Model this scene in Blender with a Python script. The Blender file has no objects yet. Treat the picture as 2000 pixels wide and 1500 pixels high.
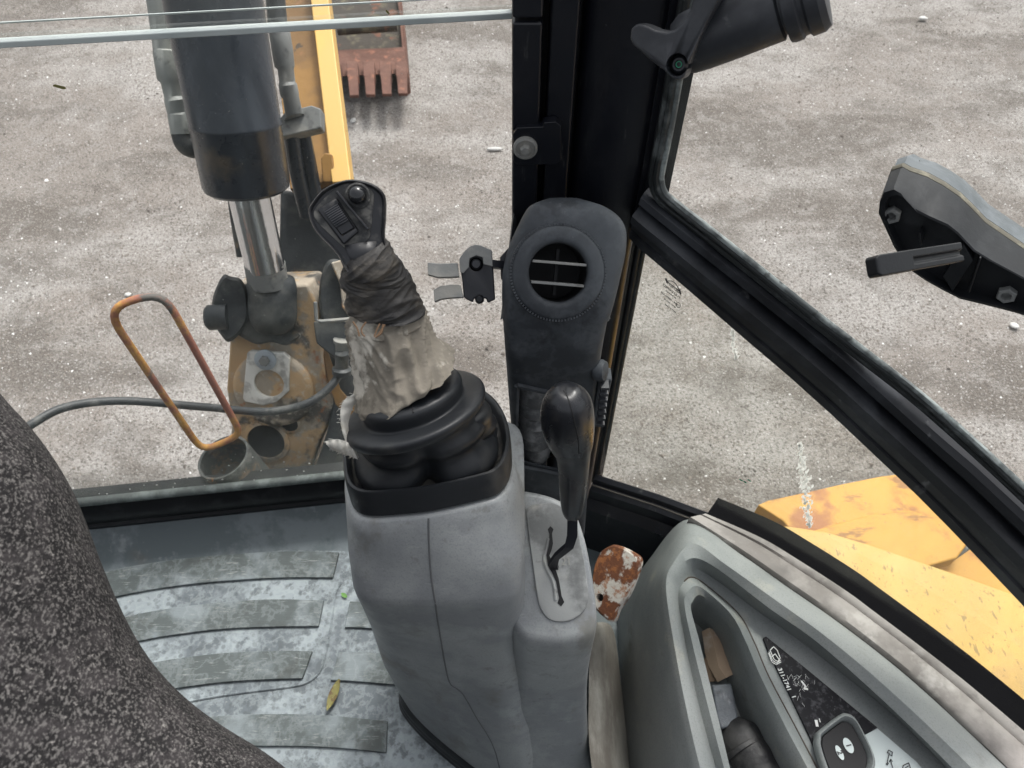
import bpy, bmesh, math, random
import numpy as np
from mathutils import Vector as V, Matrix, noise as mnoise
random.seed(7); np.random.seed(7)
scn = bpy.context.scene
COL = scn.collection
rad = math.radians

# ------------------------------------------------------------------ camera
EYE = V((0, 0, 1.35)); PITCH = 52.0; FPX = 1400.0
cam_d = bpy.data.cameras.new("camera"); cam = bpy.data.objects.new("camera", cam_d); COL.objects.link(cam)
cam.location = EYE; cam.rotation_euler = (rad(90 - PITCH), 0, 0)
cam_d.sensor_width = 36; cam_d.lens = 36 * FPX / 2000; cam_d.clip_start = .02; cam_d.clip_end = 500
cam_d.dof.use_dof = True; cam_d.dof.focus_distance = .80; cam_d.dof.aperture_fstop = 12.0
scn.camera = cam

# ------------------------------------------------------------------ world, sun, exposure
SUN_EL, SUN_AZ = rad(58), rad(25)          # high, from ahead and a little right
w = bpy.data.worlds.new("World"); scn.world = w; w.use_nodes = True
nt = w.node_tree; nt.nodes.clear()
sky = nt.nodes.new("ShaderNodeTexSky"); sky.sky_type = 'NISHITA'; sky.sun_disc = False
sky.sun_elevation = SUN_EL; sky.sun_rotation = SUN_AZ; sky.dust_density = 6; sky.air_density = 1.2; sky.ozone_density = 1
hs = nt.nodes.new("ShaderNodeHueSaturation"); hs.inputs['Saturation'].default_value = .22
bg = nt.nodes.new("ShaderNodeBackground"); bg.inputs[1].default_value = .15
wo = nt.nodes.new("ShaderNodeOutputWorld")
nt.links.new(sky.outputs[0], hs.inputs['Color']); nt.links.new(hs.outputs[0], bg.inputs[0]); nt.links.new(bg.outputs[0], wo.inputs[0])
sd = bpy.data.lights.new("sun", 'SUN'); sd.energy = 1.5; sd.angle = rad(11); sd.color = (1, .97, .93)
so = bpy.data.objects.new("sun", sd); COL.objects.link(so)
sv = V((math.sin(SUN_AZ) * math.cos(SUN_EL), math.cos(SUN_AZ) * math.cos(SUN_EL), math.sin(SUN_EL)))
so.rotation_euler = sv.to_track_quat('Z', 'Y').to_euler(); so.location = sv * 20
vs = scn.view_settings; vs.view_transform = 'Standard'; vs.look = 'None'; vs.gamma = 1; vs.use_curve_mapping = False
vs.exposure = .75
scn.cycles.max_bounces = 8; scn.cycles.transparent_max_bounces = 16; scn.cycles.use_denoising = True
scn.cycles.caustics_reflective = False; scn.cycles.caustics_refractive = False

# ------------------------------------------------------------------ placing helpers (each thing stands at its own real distance)
_sp, _cp = math.sin(rad(PITCH)), math.cos(rad(PITCH))
def ray(u, v):
    a = (u - 1000) / FPX; b = (750 - v) / FPX
    return V((a, _cp + b * _sp, -_sp + b * _cp))
def P(u, v, t): return EYE + ray(u, v) * t
def Z(u, v, z):
    r = ray(u, v); return EYE + r * ((z - EYE.z) / r.z)
def PP(u, v, o, n):
    r = ray(u, v); return EYE + r * ((o - EYE).dot(n) / r.dot(n))
GLASS_O, GLASS_N = V((0, .771, 0)), V((-.1208, 1, 0)).normalized()
def cr(pts, n, closed=False):
    """Catmull-Rom through pts -> n points"""
    pts = [V(p) for p in pts]; m = len(pts); out = []
    segs = m if closed else m - 1
    for i in range(n):
        x = i * segs / (n if closed else n - 1); k = min(int(x), segs - 1); f = x - k
        g = (lambda j: pts[j % m]) if closed else (lambda j: pts[max(0, min(m - 1, j))])
        p0, p1, p2, p3 = g(k - 1), g(k), g(k + 1), g(k + 2)
        out.append(.5 * ((2 * p1) + (p2 - p0) * f + (2 * p0 - 5 * p1 + 4 * p2 - p3) * f * f + (3 * p1 - p0 - 3 * p2 + p3) * f ** 3))
    return out
def lin(pts, n):
    """even resample of a polyline"""
    pts = [V(p) for p in pts]; d = [0]
    for a, b in zip(pts, pts[1:]): d.append(d[-1] + (b - a).length)
    out = []
    for i in range(n):
        s = d[-1] * i / (n - 1); k = 0
        while k < len(pts) - 2 and d[k + 1] < s: k += 1
        f = (s - d[k]) / max(1e-9, d[k + 1] - d[k]); out.append(pts[k].lerp(pts[k + 1], min(1, max(0, f))))
    return out
# the bowed side wall of the cab, a vertical surface over this plan curve
_W = cr([V((0, .742)), V((.161, .683)), V((.363, .593)), V((.585, .428)), V((.765, .268)), V((1.0, .03)), V((1.2, -.2))], 61)
def wall_curve(off):
    o = []
    for i, p in enumerate(_W):
        a = _W[max(0, i - 1)]; b = _W[min(len(_W) - 1, i + 1)]; d = (b - a).normalized()
        nrm = V((d.y, -d.x)); nrm = nrm if nrm.dot(V((-1, -1))) > 0 else -nrm
        o.append(p + nrm * off)
    return o
_wc = {}
def PW(u, v, off=0.0):
    """point seen at u,v on the side wall surface moved OFF metres into the cab"""
    key = round(off, 4)
    if key not in _wc: _wc[key] = wall_curve(off)
    c = _wc[key]; r = ray(u, v)
    for a, b in zip(c, c[1:]):
        e = b - a; den = r.x * e.y - r.y * e.x
        if abs(den) < 1e-9: continue
        t = (a.x * e.y - a.y * e.x) / den; s = (a.x * r.y - a.y * r.x) / den
        if t > 0 and -1e-4 <= s <= 1.0001: return EYE + r * t
    return EYE + r * .8

# ------------------------------------------------------------------ mesh helpers
class G:
    def __init__(s): s.v = []; s.f = []
    def add(s, vs, fs):
        o = len(s.v); s.v += [V(x) for x in vs]; s.f += [tuple(i + o for i in f) for f in fs]; return s
    def grid(s, rows, cu=False, cv=False, cap=False):
        n, m = len(rows), len(rows[0]); vs = [p for r in rows for p in r]; fs = []
        for j in range(n if cv else n - 1):
            for i in range(m if cu else m - 1):
                j2 = (j + 1) % n; i2 = (i + 1) % m
                fs.append((j * m + i, j * m + i2, j2 * m + i2, j2 * m + i))
        if cap:
            fs.append(tuple(range(m - 1, -1, -1))); fs.append(tuple((n - 1) * m + i for i in range(m)))
        return s.add(vs, fs)
    def prism(s, out, d):
        """outline (world points) pushed along vector d"""
        n = len(out); d = V(d); out = [V(p) for p in out]
        vs = out + [p + d for p in out]
        fs = [tuple(range(n)), tuple(range(2 * n - 1, n - 1, -1))]
        fs += [(i, i + n, (i + 1) % n + n, (i + 1) % n) for i in range(n)]
        return s.add(vs, fs)
    def box(s, c, ex, ey, ez):
        c, ex, ey, ez = V(c), V(ex), V(ey), V(ez)
        vs = [c + a * ex + b * ey + g * ez for g in (-1, 1) for a, b in ((-1, -1), (1, -1), (1, 1), (-1, 1))]
        return s.add(vs, [(3, 2, 1, 0), (4, 5, 6, 7), (0, 1, 5, 4), (1, 2, 6, 5), (2, 3, 7, 6), (3, 0, 4, 7)])
    def tube(s, path, r, n=14, cap=True, up=None, flat=1.0, closed=False):
        path = [V(p) for p in path]; m = len(path)
        rs = r if isinstance(r, (list, tuple)) else [r] * m; rows = []; pn = None
        for i, p in enumerate(path):
            if closed: d = (path[(i + 1) % m] - path[i - 1]).normalized()
            else: d = (path[min(m - 1, i + 1)] - path[max(0, i - 1)]).normalized()
            a = (V(up) if up is not None else (pn if pn is not None else V((.3, .2, 1))))
            a = a - d * a.dot(d)
            if a.length < 1e-4: a = V((1, 0, 0)) - d * d.x
            a.normalize(); pn = a; b = d.cross(a)
            rows.append([p + a * (math.cos(2 * math.pi * k / n) * rs[i]) + b * (math.sin(2 * math.pi * k / n) * rs[i] * flat) for k in range(n)])
        return s.grid(rows, cu=True, cv=closed, cap=cap and not closed)
    def lathe(s, o, ax, prof, n=32, cap=True):
        o = V(o); ax = V(ax).normalized(); a = ax.orthogonal().normalized(); b = ax.cross(a)
        rows = [[o + ax * h + (a * math.cos(2 * math.pi * k / n) + b * math.sin(2 * math.pi * k / n)) * r for k in range(n)] for r, h in prof]
        return s.grid(rows, cu=True, cap=cap)
ROOT = {}
def link(o, parent):
    COL.objects.link(o)
    if parent is not None: o.parent = parent
    return o
def wloc(o):
    p = V((0, 0, 0))
    while o is not None: p += o.location; o = o.parent
    return p
def obj(name, g, m, parent=None, bevel=0, smooth=45, sub=0, seg=2):
    off = wloc(parent)
    me = bpy.data.meshes.new(name); me.from_pydata([tuple(p - off) for p in g.v], [], g.f); me.validate()
    bm = bmesh.new(); bm.from_mesh(me); bmesh.ops.remove_doubles(bm, verts=bm.verts, dist=1e-6)
    bmesh.ops.recalc_face_normals(bm, faces=bm.faces); bm.to_mesh(me); bm.free()
    me.materials.append(m); o = bpy.data.objects.new(name, me); link(o, parent)
    for p in me.polygons: p.use_smooth = True
    if smooth < 180: me.set_sharp_from_angle(angle=rad(smooth))
    if sub:
        q = o.modifiers.new("s", 'SUBSURF'); q.levels = q.render_levels = sub
    if bevel:
        q = o.modifiers.new("b", 'BEVEL'); q.width = bevel; q.segments = seg; q.limit_method = 'ANGLE'; q.angle_limit = rad(35); q.harden_normals = True
    return o
def tag(o, label=None, cat=None, group=None, kind=None):
    for k, x in (('label', label), ('category', cat), ('group', group), ('kind', kind)):
        if x: o[k] = x
    return o
def thing(name, loc, label, cat, group=None):
    o = bpy.data.objects.new(name, None); o.empty_display_size = .03; COL.objects.link(o); o.location = V(loc)
    return tag(o, label, cat, group)
def cut(o, g):
    """cut the solid g out of object o, for good"""
    off = wloc(o.parent) if o.parent else V((0, 0, 0))
    me = bpy.data.meshes.new("c"); me.from_pydata([tuple(p - off) for p in g.v], [], g.f)
    bm = bmesh.new(); bm.from_mesh(me); bmesh.ops.recalc_face_normals(bm, faces=bm.faces); bm.to_mesh(me); bm.free()
    c = bpy.data.objects.new("c", me); COL.objects.link(c)
    pr = o.parent; o.parent = None
    q = o.modifiers.new("x", 'BOOLEAN'); q.object = c; q.operation = 'DIFFERENCE'; q.solver = 'EXACT'
    dg = bpy.context.evaluated_depsgraph_get(); dg.update()
    nm = bpy.data.meshes.new_from_object(o.evaluated_get(dg)); o.modifiers.remove(q); o.data = nm; o.parent = pr
    bpy.data.objects.remove(c)
def text(g, s, o, ex, ey, size, bold=0, mirror=False):
    cu = bpy.data.curves.new("t", 'FONT'); cu.body = s; cu.size = size; cu.align_x = 'CENTER'; cu.align_y = 'CENTER'; cu.offset = bold; cu.resolution_u = 3
    to = bpy.data.objects.new("t", cu); COL.objects.link(to)
    dg = bpy.context.evaluated_depsgraph_get(); dg.update()
    me = to.evaluated_get(dg).to_mesh()
    ex, ey = V(ex).normalized(), V(ey).normalized(); k = -1 if mirror else 1
    g.add([V(o) + ex * (p.co.x * k) + ey * p.co.y for p in me.vertices], [tuple(p.vertices) for p in me.polygons])
    bpy.data.objects.remove(to)
    return g
def fleck(g, c, ex, ey, r, n=7, irregular=.5):
    g.add([V(c)] + [V(c) + (V(ex) * math.cos(6.283 * k / n) + V(ey) * math.sin(6.283 * k / n)) * r * (1 - irregular * random.random()) for k in range(n)],
          [(0, k + 1, (k + 1) % n + 1) for k in range(n)])

# ------------------------------------------------------------------ materials
def mat(name, col, rough=.6, metal=0, spec=.5, mott=(), bump=(), rvar=0, coat=0):
    """mott: (colour, scale, lo, hi, kind, (stretch)) layers laid over each other; bump: (scale, strength, kind)"""
    m = bpy.data.materials.new(name); m.use_nodes = True; n = m.node_tree.nodes; L = m.node_tree.links
    b = n['Principled BSDF']; b.inputs['Roughness'].default_value = rough; b.inputs['Metallic'].default_value = metal
    b.inputs['Specular IOR Level'].default_value = spec
    if coat: b.inputs['Coat Weight'].default_value = coat; b.inputs['Coat Roughness'].default_value = .25
    tc = n.new("ShaderNodeTexCoord")
    def src(scale, kind, st=None, k=0):
        mp = n.new("ShaderNodeMapping"); L.new(tc.outputs['Object'], mp.inputs[0])
        mp.inputs['Location'].default_value = (k * 1.7 + 3, k * .9 + 1, k * 2.3)
        if st: mp.inputs['Scale'].default_value = st
        if kind in ('noise', 'ridge', 'fine'):
            t = n.new("ShaderNodeTexNoise"); t.inputs['Scale'].default_value = scale
            t.inputs['Detail'].default_value = {'noise': 8, 'fine': 3, 'ridge': 6}[kind]; t.inputs['Roughness'].default_value = .62
            if kind == 'ridge': t.inputs['Distortion'].default_value = .25
            L.new(mp.outputs[0], t.inputs['Vector']); o = t.outputs['Fac']
            if kind == 'ridge':
                a = n.new("ShaderNodeMath"); a.operation = 'SUBTRACT'; a.inputs[1].default_value = .5; L.new(o, a.inputs[0])
                c = n.new("ShaderNodeMath"); c.operation = 'ABSOLUTE'; L.new(a.outputs[0], c.inputs[0])
                d = n.new("ShaderNodeMath"); d.operation = 'MULTIPLY_ADD'; d.inputs[1].default_value = -9; d.inputs[2].default_value = 1; L.new(c.outputs[0], d.inputs[0]); o = d.outputs[0]
            return o
        t = n.new("ShaderNodeTexVoronoi"); t.inputs['Scale'].default_value = scale; L.new(mp.outputs[0], t.inputs['Vector'])
        if kind == 'edge': t.feature = 'DISTANCE_TO_EDGE'
        if kind == 'cell': return t.outputs['Color']
        return t.outputs['Distance']
    cur = None
    for k, q in enumerate(mott):
        c2, sc, lo, hi, kind = q[:5]; st = q[5] if len(q) > 5 else None
        f = src(sc, kind, st, k)
        mr = n.new("ShaderNodeMapRange"); mr.interpolation_type = 'SMOOTHSTEP'; L.new(f, mr.inputs['Value'])
        mr.inputs['From Min'].default_value = lo; mr.inputs['From Max'].default_value = hi
        if lo > hi:
            mr.inputs['From Min'].default_value = hi; mr.inputs['From Max'].default_value = lo
            mr.inputs['To Min'].default_value = 1; mr.inputs['To Max'].default_value = 0
        fac = mr.outputs[0]
        if len(c2) > 3:
            mm = n.new("ShaderNodeMath"); mm.operation = 'MULTIPLY'; mm.inputs[1].default_value = c2[3]; L.new(fac, mm.inputs[0]); fac = mm.outputs[0]
        mx = n.new("ShaderNodeMix"); mx.data_type = 'RGBA'; L.new(fac, mx.inputs[0])
        if cur is None: mx.inputs[6].default_value = (*col, 1)
        else: L.new(cur, mx.inputs[6])
        mx.inputs[7].default_value = (*c2[:3], 1); cur = mx.outputs[2]
    if cur is None: b.inputs['Base Color'].default_value = (*col, 1)
    else: L.new(cur, b.inputs['Base Color'])
    if rvar:
        f = src(14, 'noise', None, 5); mr = n.new("ShaderNodeMapRange"); L.new(f, mr.inputs['Value'])
        mr.inputs['From Min'].default_value = .3; mr.inputs['From Max'].default_value = .7
        mr.inputs['To Min'].default_value = max(.02, rough - rvar); mr.inputs['To Max'].default_value = min(1, rough + rvar); L.new(mr.outputs[0], b.inputs['Roughness'])
    nrm = None
    for k, q in enumerate(bump):
        sc, strg, kind = q[:3]; f = src(sc, kind, q[3] if len(q) > 3 else None, k + 9)
        bp = n.new("ShaderNodeBump"); bp.inputs['Strength'].default_value = strg; bp.inputs['Distance'].default_value = .35 / sc; L.new(f, bp.inputs['Height'])
        if nrm: L.new(nrm, bp.inputs['Normal'])
        nrm = bp.outputs[0]
    if nrm: L.new(nrm, b.inputs['Normal'])
    return m
DUST = (.33, .33, .31)
M = {}
M['black'] = mat("black_rubber", (.008, .009, .011), .42, spec=.35, mott=[((.05, .052, .055, .5), 22, .52, .75, 'noise'), ((.35, .35, .33, .6), 160, .74, .8, 'noise')], bump=[(300, .12, 'fine')], rvar=.14)
M['boot'] = mat("boot_rubber", (.016, .018, .021), .46, spec=.42, mott=[((.06, .06, .058, .6), 16, .52, .72, 'noise'), ((.3, .3, .28, .7), 240, .76, .8, 'noise')], bump=[(120, .08, 'noise')], rvar=.12)
M['boot_dusty'] = mat("dusty_boot_rubber", (.016, .017, .02), .55, mott=[((.11, .105, .095, .8), 22, .44, .62, 'noise'), ((.3, .3, .28, .6), 200, .7, .78, 'noise')], bump=[(120, .1, 'noise')], rvar=.1)
M['metal_black'] = mat("black_paint", (.007, .008, .012), .38, spec=.5, mott=[((.05, .05, .055, .6), 9, .5, .75, 'noise', (1, 1, .4)), ((.3, .3, .29, .55), 190, .735, .8, 'noise'), ((.16, .16, .155, .45), 60, .62, .75, 'noise', (1, 1, .2))], bump=[(80, .05, 'noise')], rvar=.12)
M['vent'] = mat("vent_plastic", (.030, .034, .040), .6, spec=.35, mott=[((.085, .095, .105, .8), 6, .40, .62, 'noise'), ((.17, .185, .20, .5), 13, .54, .74, 'noise'), ((.24, .25, .26, .5), 34, .64, .78, 'noise', (1, 1, .5)), ((.16, .18, .20, .12), 14, .55, 1.0, 'ridge'), ((.008, .009, .011, .5), 26, .58, .7, 'noise'), ((.34, .34, .33, .5), 230, .7, .78, 'noise')], bump=[(500, .15, 'fine'), (30, .05, 'noise')], rvar=.12)
M['grip'] = mat("grip_plastic", (.012, .013, .016), .38, mott=[((.12, .115, .105, .55), 60, .52, .72, 'noise'), ((.3, .29, .26, .5), 300, .68, .76, 'noise')], bump=[(400, .1, 'fine')], rvar=.12)
M['grip_dusty'] = mat("worn_grip_plastic", (.02, .021, .022), .55, mott=[((.16, .155, .14, .7), 70, .45, .62, 'noise'), ((.3, .29, .26, .5), 300, .62, .74, 'noise')], bump=[(300, .2, 'fine')], rvar=.1)
M['gloss'] = mat("gloss_black", (.010, .011, .013), .16, spec=.6)
M['handle'] = mat("handle_plastic", (.020, .022, .027), .5, mott=[((.075, .08, .09, .6), 14, .48, .72, 'noise'), ((.20, .2, .2, .4), 60, .62, .76, 'noise', (1, .4, 1))], bump=[(600, .12, 'fine')], rvar=.12)
M['grey'] = mat("console_grey", (.325, .34, .342), .46, mott=[((.22, .232, .245, .8), 5, .44, .58, 'noise'), ((.40, .42, .42, .6), 9, .52, .66, 'noise'), ((.15, .14, .11, .6), 12, .54, .68, 'noise', (1, 1, .6)), ((.14, .135, .12, .5), 50, .58, .72, 'noise'), ((.44, .45, .45, .5), 90, .62, .74, 'noise', (.3, 1, 1)), ((.18, .19, .2, .35), 420, .50, .66, 'fine'), ((.05, .045, .04, .7), 170, .70, .76, 'noise')], bump=[(420, .22, 'fine'), (24, .05, 'noise')], rvar=.1)
M['grey_dirty'] = mat("worn_console_grey", (.34, .35, .345), .7, mott=[((.13, .135, .135, .85), 12, .46, .60, 'noise'), ((.44, .43, .39, .7), 20, .55, .7, 'noise'), ((.09, .08, .07, .6), 60, .62, .76, 'noise')], bump=[(420, .22, 'fine')], rvar=.1)
M['side'] = mat("side_console_grey", (.262, .276, .272), .5, mott=[((.19, .21, .21, .7), 6, .4, .62, 'noise'), ((.36, .35, .30, .55), 14, .56, .72, 'noise'), ((.12, .11, .09, .5), 20, .6, .75, 'noise'), ((.12, .13, .13, .35), 420, .50, .66, 'fine'), ((.05, .045, .04, .6), 170, .72, .78, 'noise')], bump=[(500, .2, 'fine')], rvar=.1)
M['trim'] = mat("scuffed_trim", (.27, .25, .235), .6, mott=[((.15, .135, .125, .85), 9, .42, .6, 'noise'), ((.40, .38, .36, .7), 16, .54, .70, 'noise'), ((.10, .09, .085, .6), 40, .56, .74, 'noise')], bump=[(40, .12, 'noise')])
M['floor'] = mat("floor_blue_grey", (.115, .14, .15), .6, mott=[((.19, .22, .235, .8), 7, .5, .6, 'noise'), ((.34, .37, .38, .5), 22, .6, .72, 'noise'), ((.14, .125, .105, .6), 5, .54, .7, 'noise'), ((.4, .4, .38, .6), 130, .7, .76, 'noise')], bump=[(60, .1, 'noise')])
M['mat'] = mat("floor_mat_chalky", (.13, .15, .165), .7, mott=[((.31, .35, .37, .9), 7, .44, .58, 'noise'), ((.08, .092, .10, .5), 75, .40, .22, 'dist'), ((.10, .115, .125, .8), 30, .52, .60, 'noise'), ((.40, .45, .46, .3), 34, .3, 1.0, 'ridge'), ((.5, .5, .48, .5), 120, .64, .74, 'noise')], bump=[(300, .25, 'fine'), (40, .12, 'noise')])
M['rib'] = mat("floor_mat_rib", (.085, .10, .10), .7, mott=[((.24, .275, .29, .8), 9, .44, .64, 'noise'), ((.40, .44, .45, .18), 24, .5, 1.0, 'ridge'), ((.06, .065, .06, .6), 14, .55, .68, 'noise'), ((.36, .38, .37, .55), 150, .56, .7, 'noise', (.25, 1.6, 1))], bump=[(420, .5, 'fine', (.12, 1.6, 1)), (60, .1, 'noise')])
M['rust'] = mat("rust_on_white", (.55, .52, .47), .8, mott=[((.14, .05, .022, 1), 30, .46, .53, 'noise'), ((.32, .12, .04, .8), 80, .5, .62, 'noise'), ((.05, .025, .015, .9), 26, .58, .7, 'noise')], bump=[(120, .5, 'noise')])
M['rustrod'] = mat("painted_rusty_rod", (.33, .13, .09), .7, mott=[((.55, .29, .07, 1), 9, .46, .56, 'noise'), ((.12, .12, .11, .95), 8, .56, .62, 'noise'), ((.42, .12, .05, .8), 60, .58, .7, 'noise')], bump=[(140, .4, 'noise')])
M['rustred'] = mat("bucket_rust", (.145, .068, .048), .85, mott=[((.11, .05, .035, .9), 9, .45, .6, 'noise'), ((.36, .15, .09, .7), 20, .55, .7, 'noise')], bump=[(30, .5, 'noise')])
M['bucketdark'] = mat("bucket_dark", (.045, .036, .028), .85, mott=[((.15, .13, .08, .8), 9, .52, .66, 'noise'), ((.2, .07, .035, .8), 7, .56, .66, 'noise')], bump=[(20, .4, 'noise')])
M['yellow'] = mat("yellow_paint", (.60, .385, .10), .5, mott=[((.60, .37, .09, .8), 5, .45, .6, 'noise'), ((.52, .31, .11, .7), 2.2, .55, .7, 'noise'), ((.24, .16, .06, .75), 70, .60, .66, 'fine', (1, .4, 1)), ((.45, .27, .10, .6), 3.5, .54, .66, 'noise'), ((.16, .11, .05, .8), 150, .64, .68, 'fine')], bump=[(200, .08, 'noise')], rvar=.08)
M['yellowrust'] = mat("rusty_yellow_paint", (.58, .31, .055), .6, mott=[((.34, .13, .05, .9), 5, .55, .66, 'noise'), ((.26, .12, .05, .8), 14, .56, .64, 'noise', (.5, 1.4, 1)), ((.2, .15, .09, .6), 60, .64, .7, 'noise')], bump=[(60, .2, 'noise')])
M['boom'] = mat("boom_yellow_shaded", (.30, .155, .035), .6, mott=[((.17, .09, .03, .8), 6, .45, .62, 'noise'), ((.06, .045, .03, .9), 11, .64, .68, 'noise'), ((.35, .16, .06, .8), 20, .6, .72, 'noise')], bump=[(50, .2, 'noise')])  # base colour darkened for the boom's shaded side, rust and grime over it
M['boomlit'] = mat("boom_yellow_lit", (.66, .41, .12), .5, mott=[((.70, .42, .1, .7), 8, .5, .65, 'noise'), ((.25, .16, .07, .7), 60, .7, .74, 'noise')])  # light put into the colour: brighter copy of the boom yellow for the flange
M['boomdark'] = mat("greasy_dark_steel", (.018, .022, .025), .6, mott=[((.10, .10, .09, .8), 12, .45, .66, 'noise'), ((.26, .17, .08, .6), 12, .62, .74, 'noise')], bump=[(40, .2, 'noise')], rvar=.12)
M['cyl'] = mat("cylinder_dark", (.020, .026, .036), .28, mott=[((.055, .065, .08, .6), 9, .42, .64, 'noise', (2, 2, .2)), ((.16, .12, .08, .5), 7, .60, .74, 'noise'), ((.3, .3, .3, .5), 120, .7, .76, 'noise')], bump=[(30, .06, 'noise')], rvar=.1)
M['chrome'] = mat("chrome", (.75, .76, .78), .16, metal=1, mott=[((.45, .42, .38, .5), 8, .5, .7, 'noise')], bump=[(9, .05, 'noise')])
M['casting'] = mat("dusty_casting", (.40, .34, .27), .8, mott=[((.60, .38, .18, .75), 12, .47, .55, 'noise'), ((.08, .075, .07, .95), 8, .52, .60, 'noise'), ((.42, .16, .06, .8), 22, .60, .68, 'noise'), ((.6, .55, .47, .6), 60, .54, .68, 'noise')], bump=[(50, .4, 'noise')])
M['plate'] = mat("pale_worn_plate", (.80, .79, .75), .6, mott=[((.36, .35, .33, .8), 24, .48, .62, 'noise'), ((.34, .14, .08, .8), 22, .64, .72, 'noise')], bump=[(70, .2, 'noise')])
M['steel'] = mat("zinc_steel", (.34, .35, .36), .42, metal=.6, mott=[((.2, .19, .17, .7), 40, .5, .66, 'noise')], bump=[(90, .15, 'noise')])
M['greysteel'] = mat("grey_dusty_steel", (.20, .205, .20), .6, mott=[((.32, .31, .28, .8), 18, .48, .64, 'noise'), ((.08, .08, .08, .7), 24, .56, .66, 'noise')], bump=[(70, .2, 'noise')])
M['hose'] = mat("hose_rubber", (.04, .043, .045), .5, mott=[((.14, .14, .13, .7), 30, .5, .66, 'noise')], bump=[(150, .1, 'noise')])
M['edge'] = mat("glass_edge", (.50, .54, .53), .3, mott=[((.34, .38, .38, .6), 9, .45, .65, 'noise', (1, 4, 4))])
M['wrap'] = mat("dark_wrap_cloth", (.032, .030, .028), .6, mott=[((.10, .088, .072, .8), 30, .48, .66, 'noise', (1, 1, 2.2)), ((.012, .012, .013, .8), 22, .50, .64, 'noise')], bump=[(900, .25, 'fine', (1, 1, 4)), (70, .3, 'noise', (1, 1, 3))])
M['cloth'] = mat("dirty_beige_cloth", (.24, .215, .175), .9, mott=[((.62, .58, .50, .95), 15, .53, .60, 'noise'), ((.085, .073, .056, .85), 16, .54, .62, 'noise', (1, 1, .6)), ((.36, .33, .27, .6), 70, .56, .7, 'noise')], bump=[(1200, .25, 'fine'), (60, .35, 'noise')])
M['whitecloth'] = mat("frayed_white_cloth", (.66, .64, .58), .9, mott=[((.44, .41, .34, .7), 50, .5, .64, 'noise')], bump=[(900, .4, 'fine')])
M['seat'] = mat("speckled_seat_fabric", (.014, .0135, .014), .95, spec=.15, mott=[((.035, .032, .033, .8), 60, .45, .6, 'noise'), ((.105, .10, .097, .9), 620, .50, .62, 'fine', (1, .6, .8)), ((.21, .20, .19, .85), 460, .60, .72, 'fine', (.8, .8, .6))], bump=[(420, .8, 'dist')])
M['label'] = mat("black_label", (.009, .009, .012), .6, spec=.2, mott=[((.22, .22, .23, .55), 260, .62, .72, 'noise', (1, .4, 1)), ((.09, .09, .1, .6), 120, .5, .7, 'noise')])
M['print'] = mat("white_print", (.72, .73, .72), .6)
M['printdark'] = mat("dark_print", (.03, .03, .035), .6)
M['sticker'] = mat("pale_sticker", (.50, .56, .56), .55, mott=[((.36, .4, .41, .7), 22, .5, .66, 'noise')])
M['card'] = mat("brown_card", (.42, .31, .22), .85, mott=[((.58, .50, .43, .8), 16, .52, .64, 'noise'), ((.17, .08, .04, .9), 26, .66, .72, 'noise')], bump=[(60, .3, 'noise')])
M['foil'] = mat("scuffed_grey_block", (.13, .145, .165), .45, mott=[((.38, .39, .41, .8), 40, .52, .68, 'noise', (1, .4, 1)), ((.05, .055, .065, .7), 26, .5, .64, 'noise')], bump=[(70, .6, 'noise')])
M['barrubber'] = mat("dusty_highlight_rubber", (.018, .021, .022), .5, spec=.4, mott=[((.13, .145, .145, .7), 26, .5, .68, 'noise'), ((.4, .4, .38, .6), 200, .72, .78, 'noise')], bump=[(120, .15, 'noise')])  # grey-green mottling paints the seal highlights in, along with dust
M['bar'] = mat("bar_black", (.010, .011, .014), .42, spec=.42, mott=[((.06, .065, .075, .7), 7, .46, .68, 'noise'), ((.22, .225, .23, .5), 40, .62, .76, 'noise', (1, 1, .5)), ((.4, .4, .38, .6), 210, .72, .78, 'noise')], bump=[(120, .08, 'noise')], rvar=.12)  # pale mottling carries painted ridge highlights as well as dust
M['leather'] = mat("black_leather", (.022, .022, .024), .5, mott=[((.09, .088, .085, .7), 18, .48, .68, 'noise'), ((.26, .25, .24, .5), 200, .7, .76, 'noise')], bump=[(90, .4, 'noise')])
M['leaf'] = mat("dry_olive_leaf", (.20, .18, .06), .7, mott=[((.11, .06, .03, .9), 60, .5, .62, 'noise'), ((.32, .32, .12, .7), 90, .55, .7, 'noise')])
M['green'] = mat("green_leaf", (.14, .30, .07), .6)
M['greenpaint'] = mat("green_paint_spot", (.02, .30, .16), .5)
M['orangeleaf'] = mat("orange_leaf", (.55, .20, .06), .7)
M['brown'] = mat("brown_edge", (.06, .05, .043), .5, mott=[((.16, .14, .12, .7), 14, .5, .7, 'noise', (1, 1, .3))])
M['white'] = mat("white_paint_scrape", (.82, .82, .80), .7, mott=[((.55, .55, .53, .6), 200, .5, .62, 'noise')])
def thin_light(m, k):
    n = m.node_tree.nodes; L = m.node_tree.links; b = n['Principled BSDF']; o = n['Material Output']
    t = n.new("ShaderNodeBsdfTranslucent"); t.inputs[0].default_value = (.85, .85, .83, 1); x = n.new("ShaderNodeMixShader"); x.inputs[0].default_value = k
    L.new(b.outputs[0], x.inputs[1]); L.new(t.outputs[0], x.inputs[2]); L.new(x.outputs[0], o.inputs[0])
thin_light(M['white'], .7)
M['gasket'] = mat("fuzzy_black_gasket", (.004, .004, .005), .95, spec=.1, bump=[(500, .6, 'fine')])
M['zinc'] = mat("zinc_washer", (.42, .47, .52), .5, metal=.2, mott=[((.3, .33, .36, .6), 60, .5, .66, 'noise')])
M['void'] = mat("deep_black", (.006, .006, .007), .7)
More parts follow.
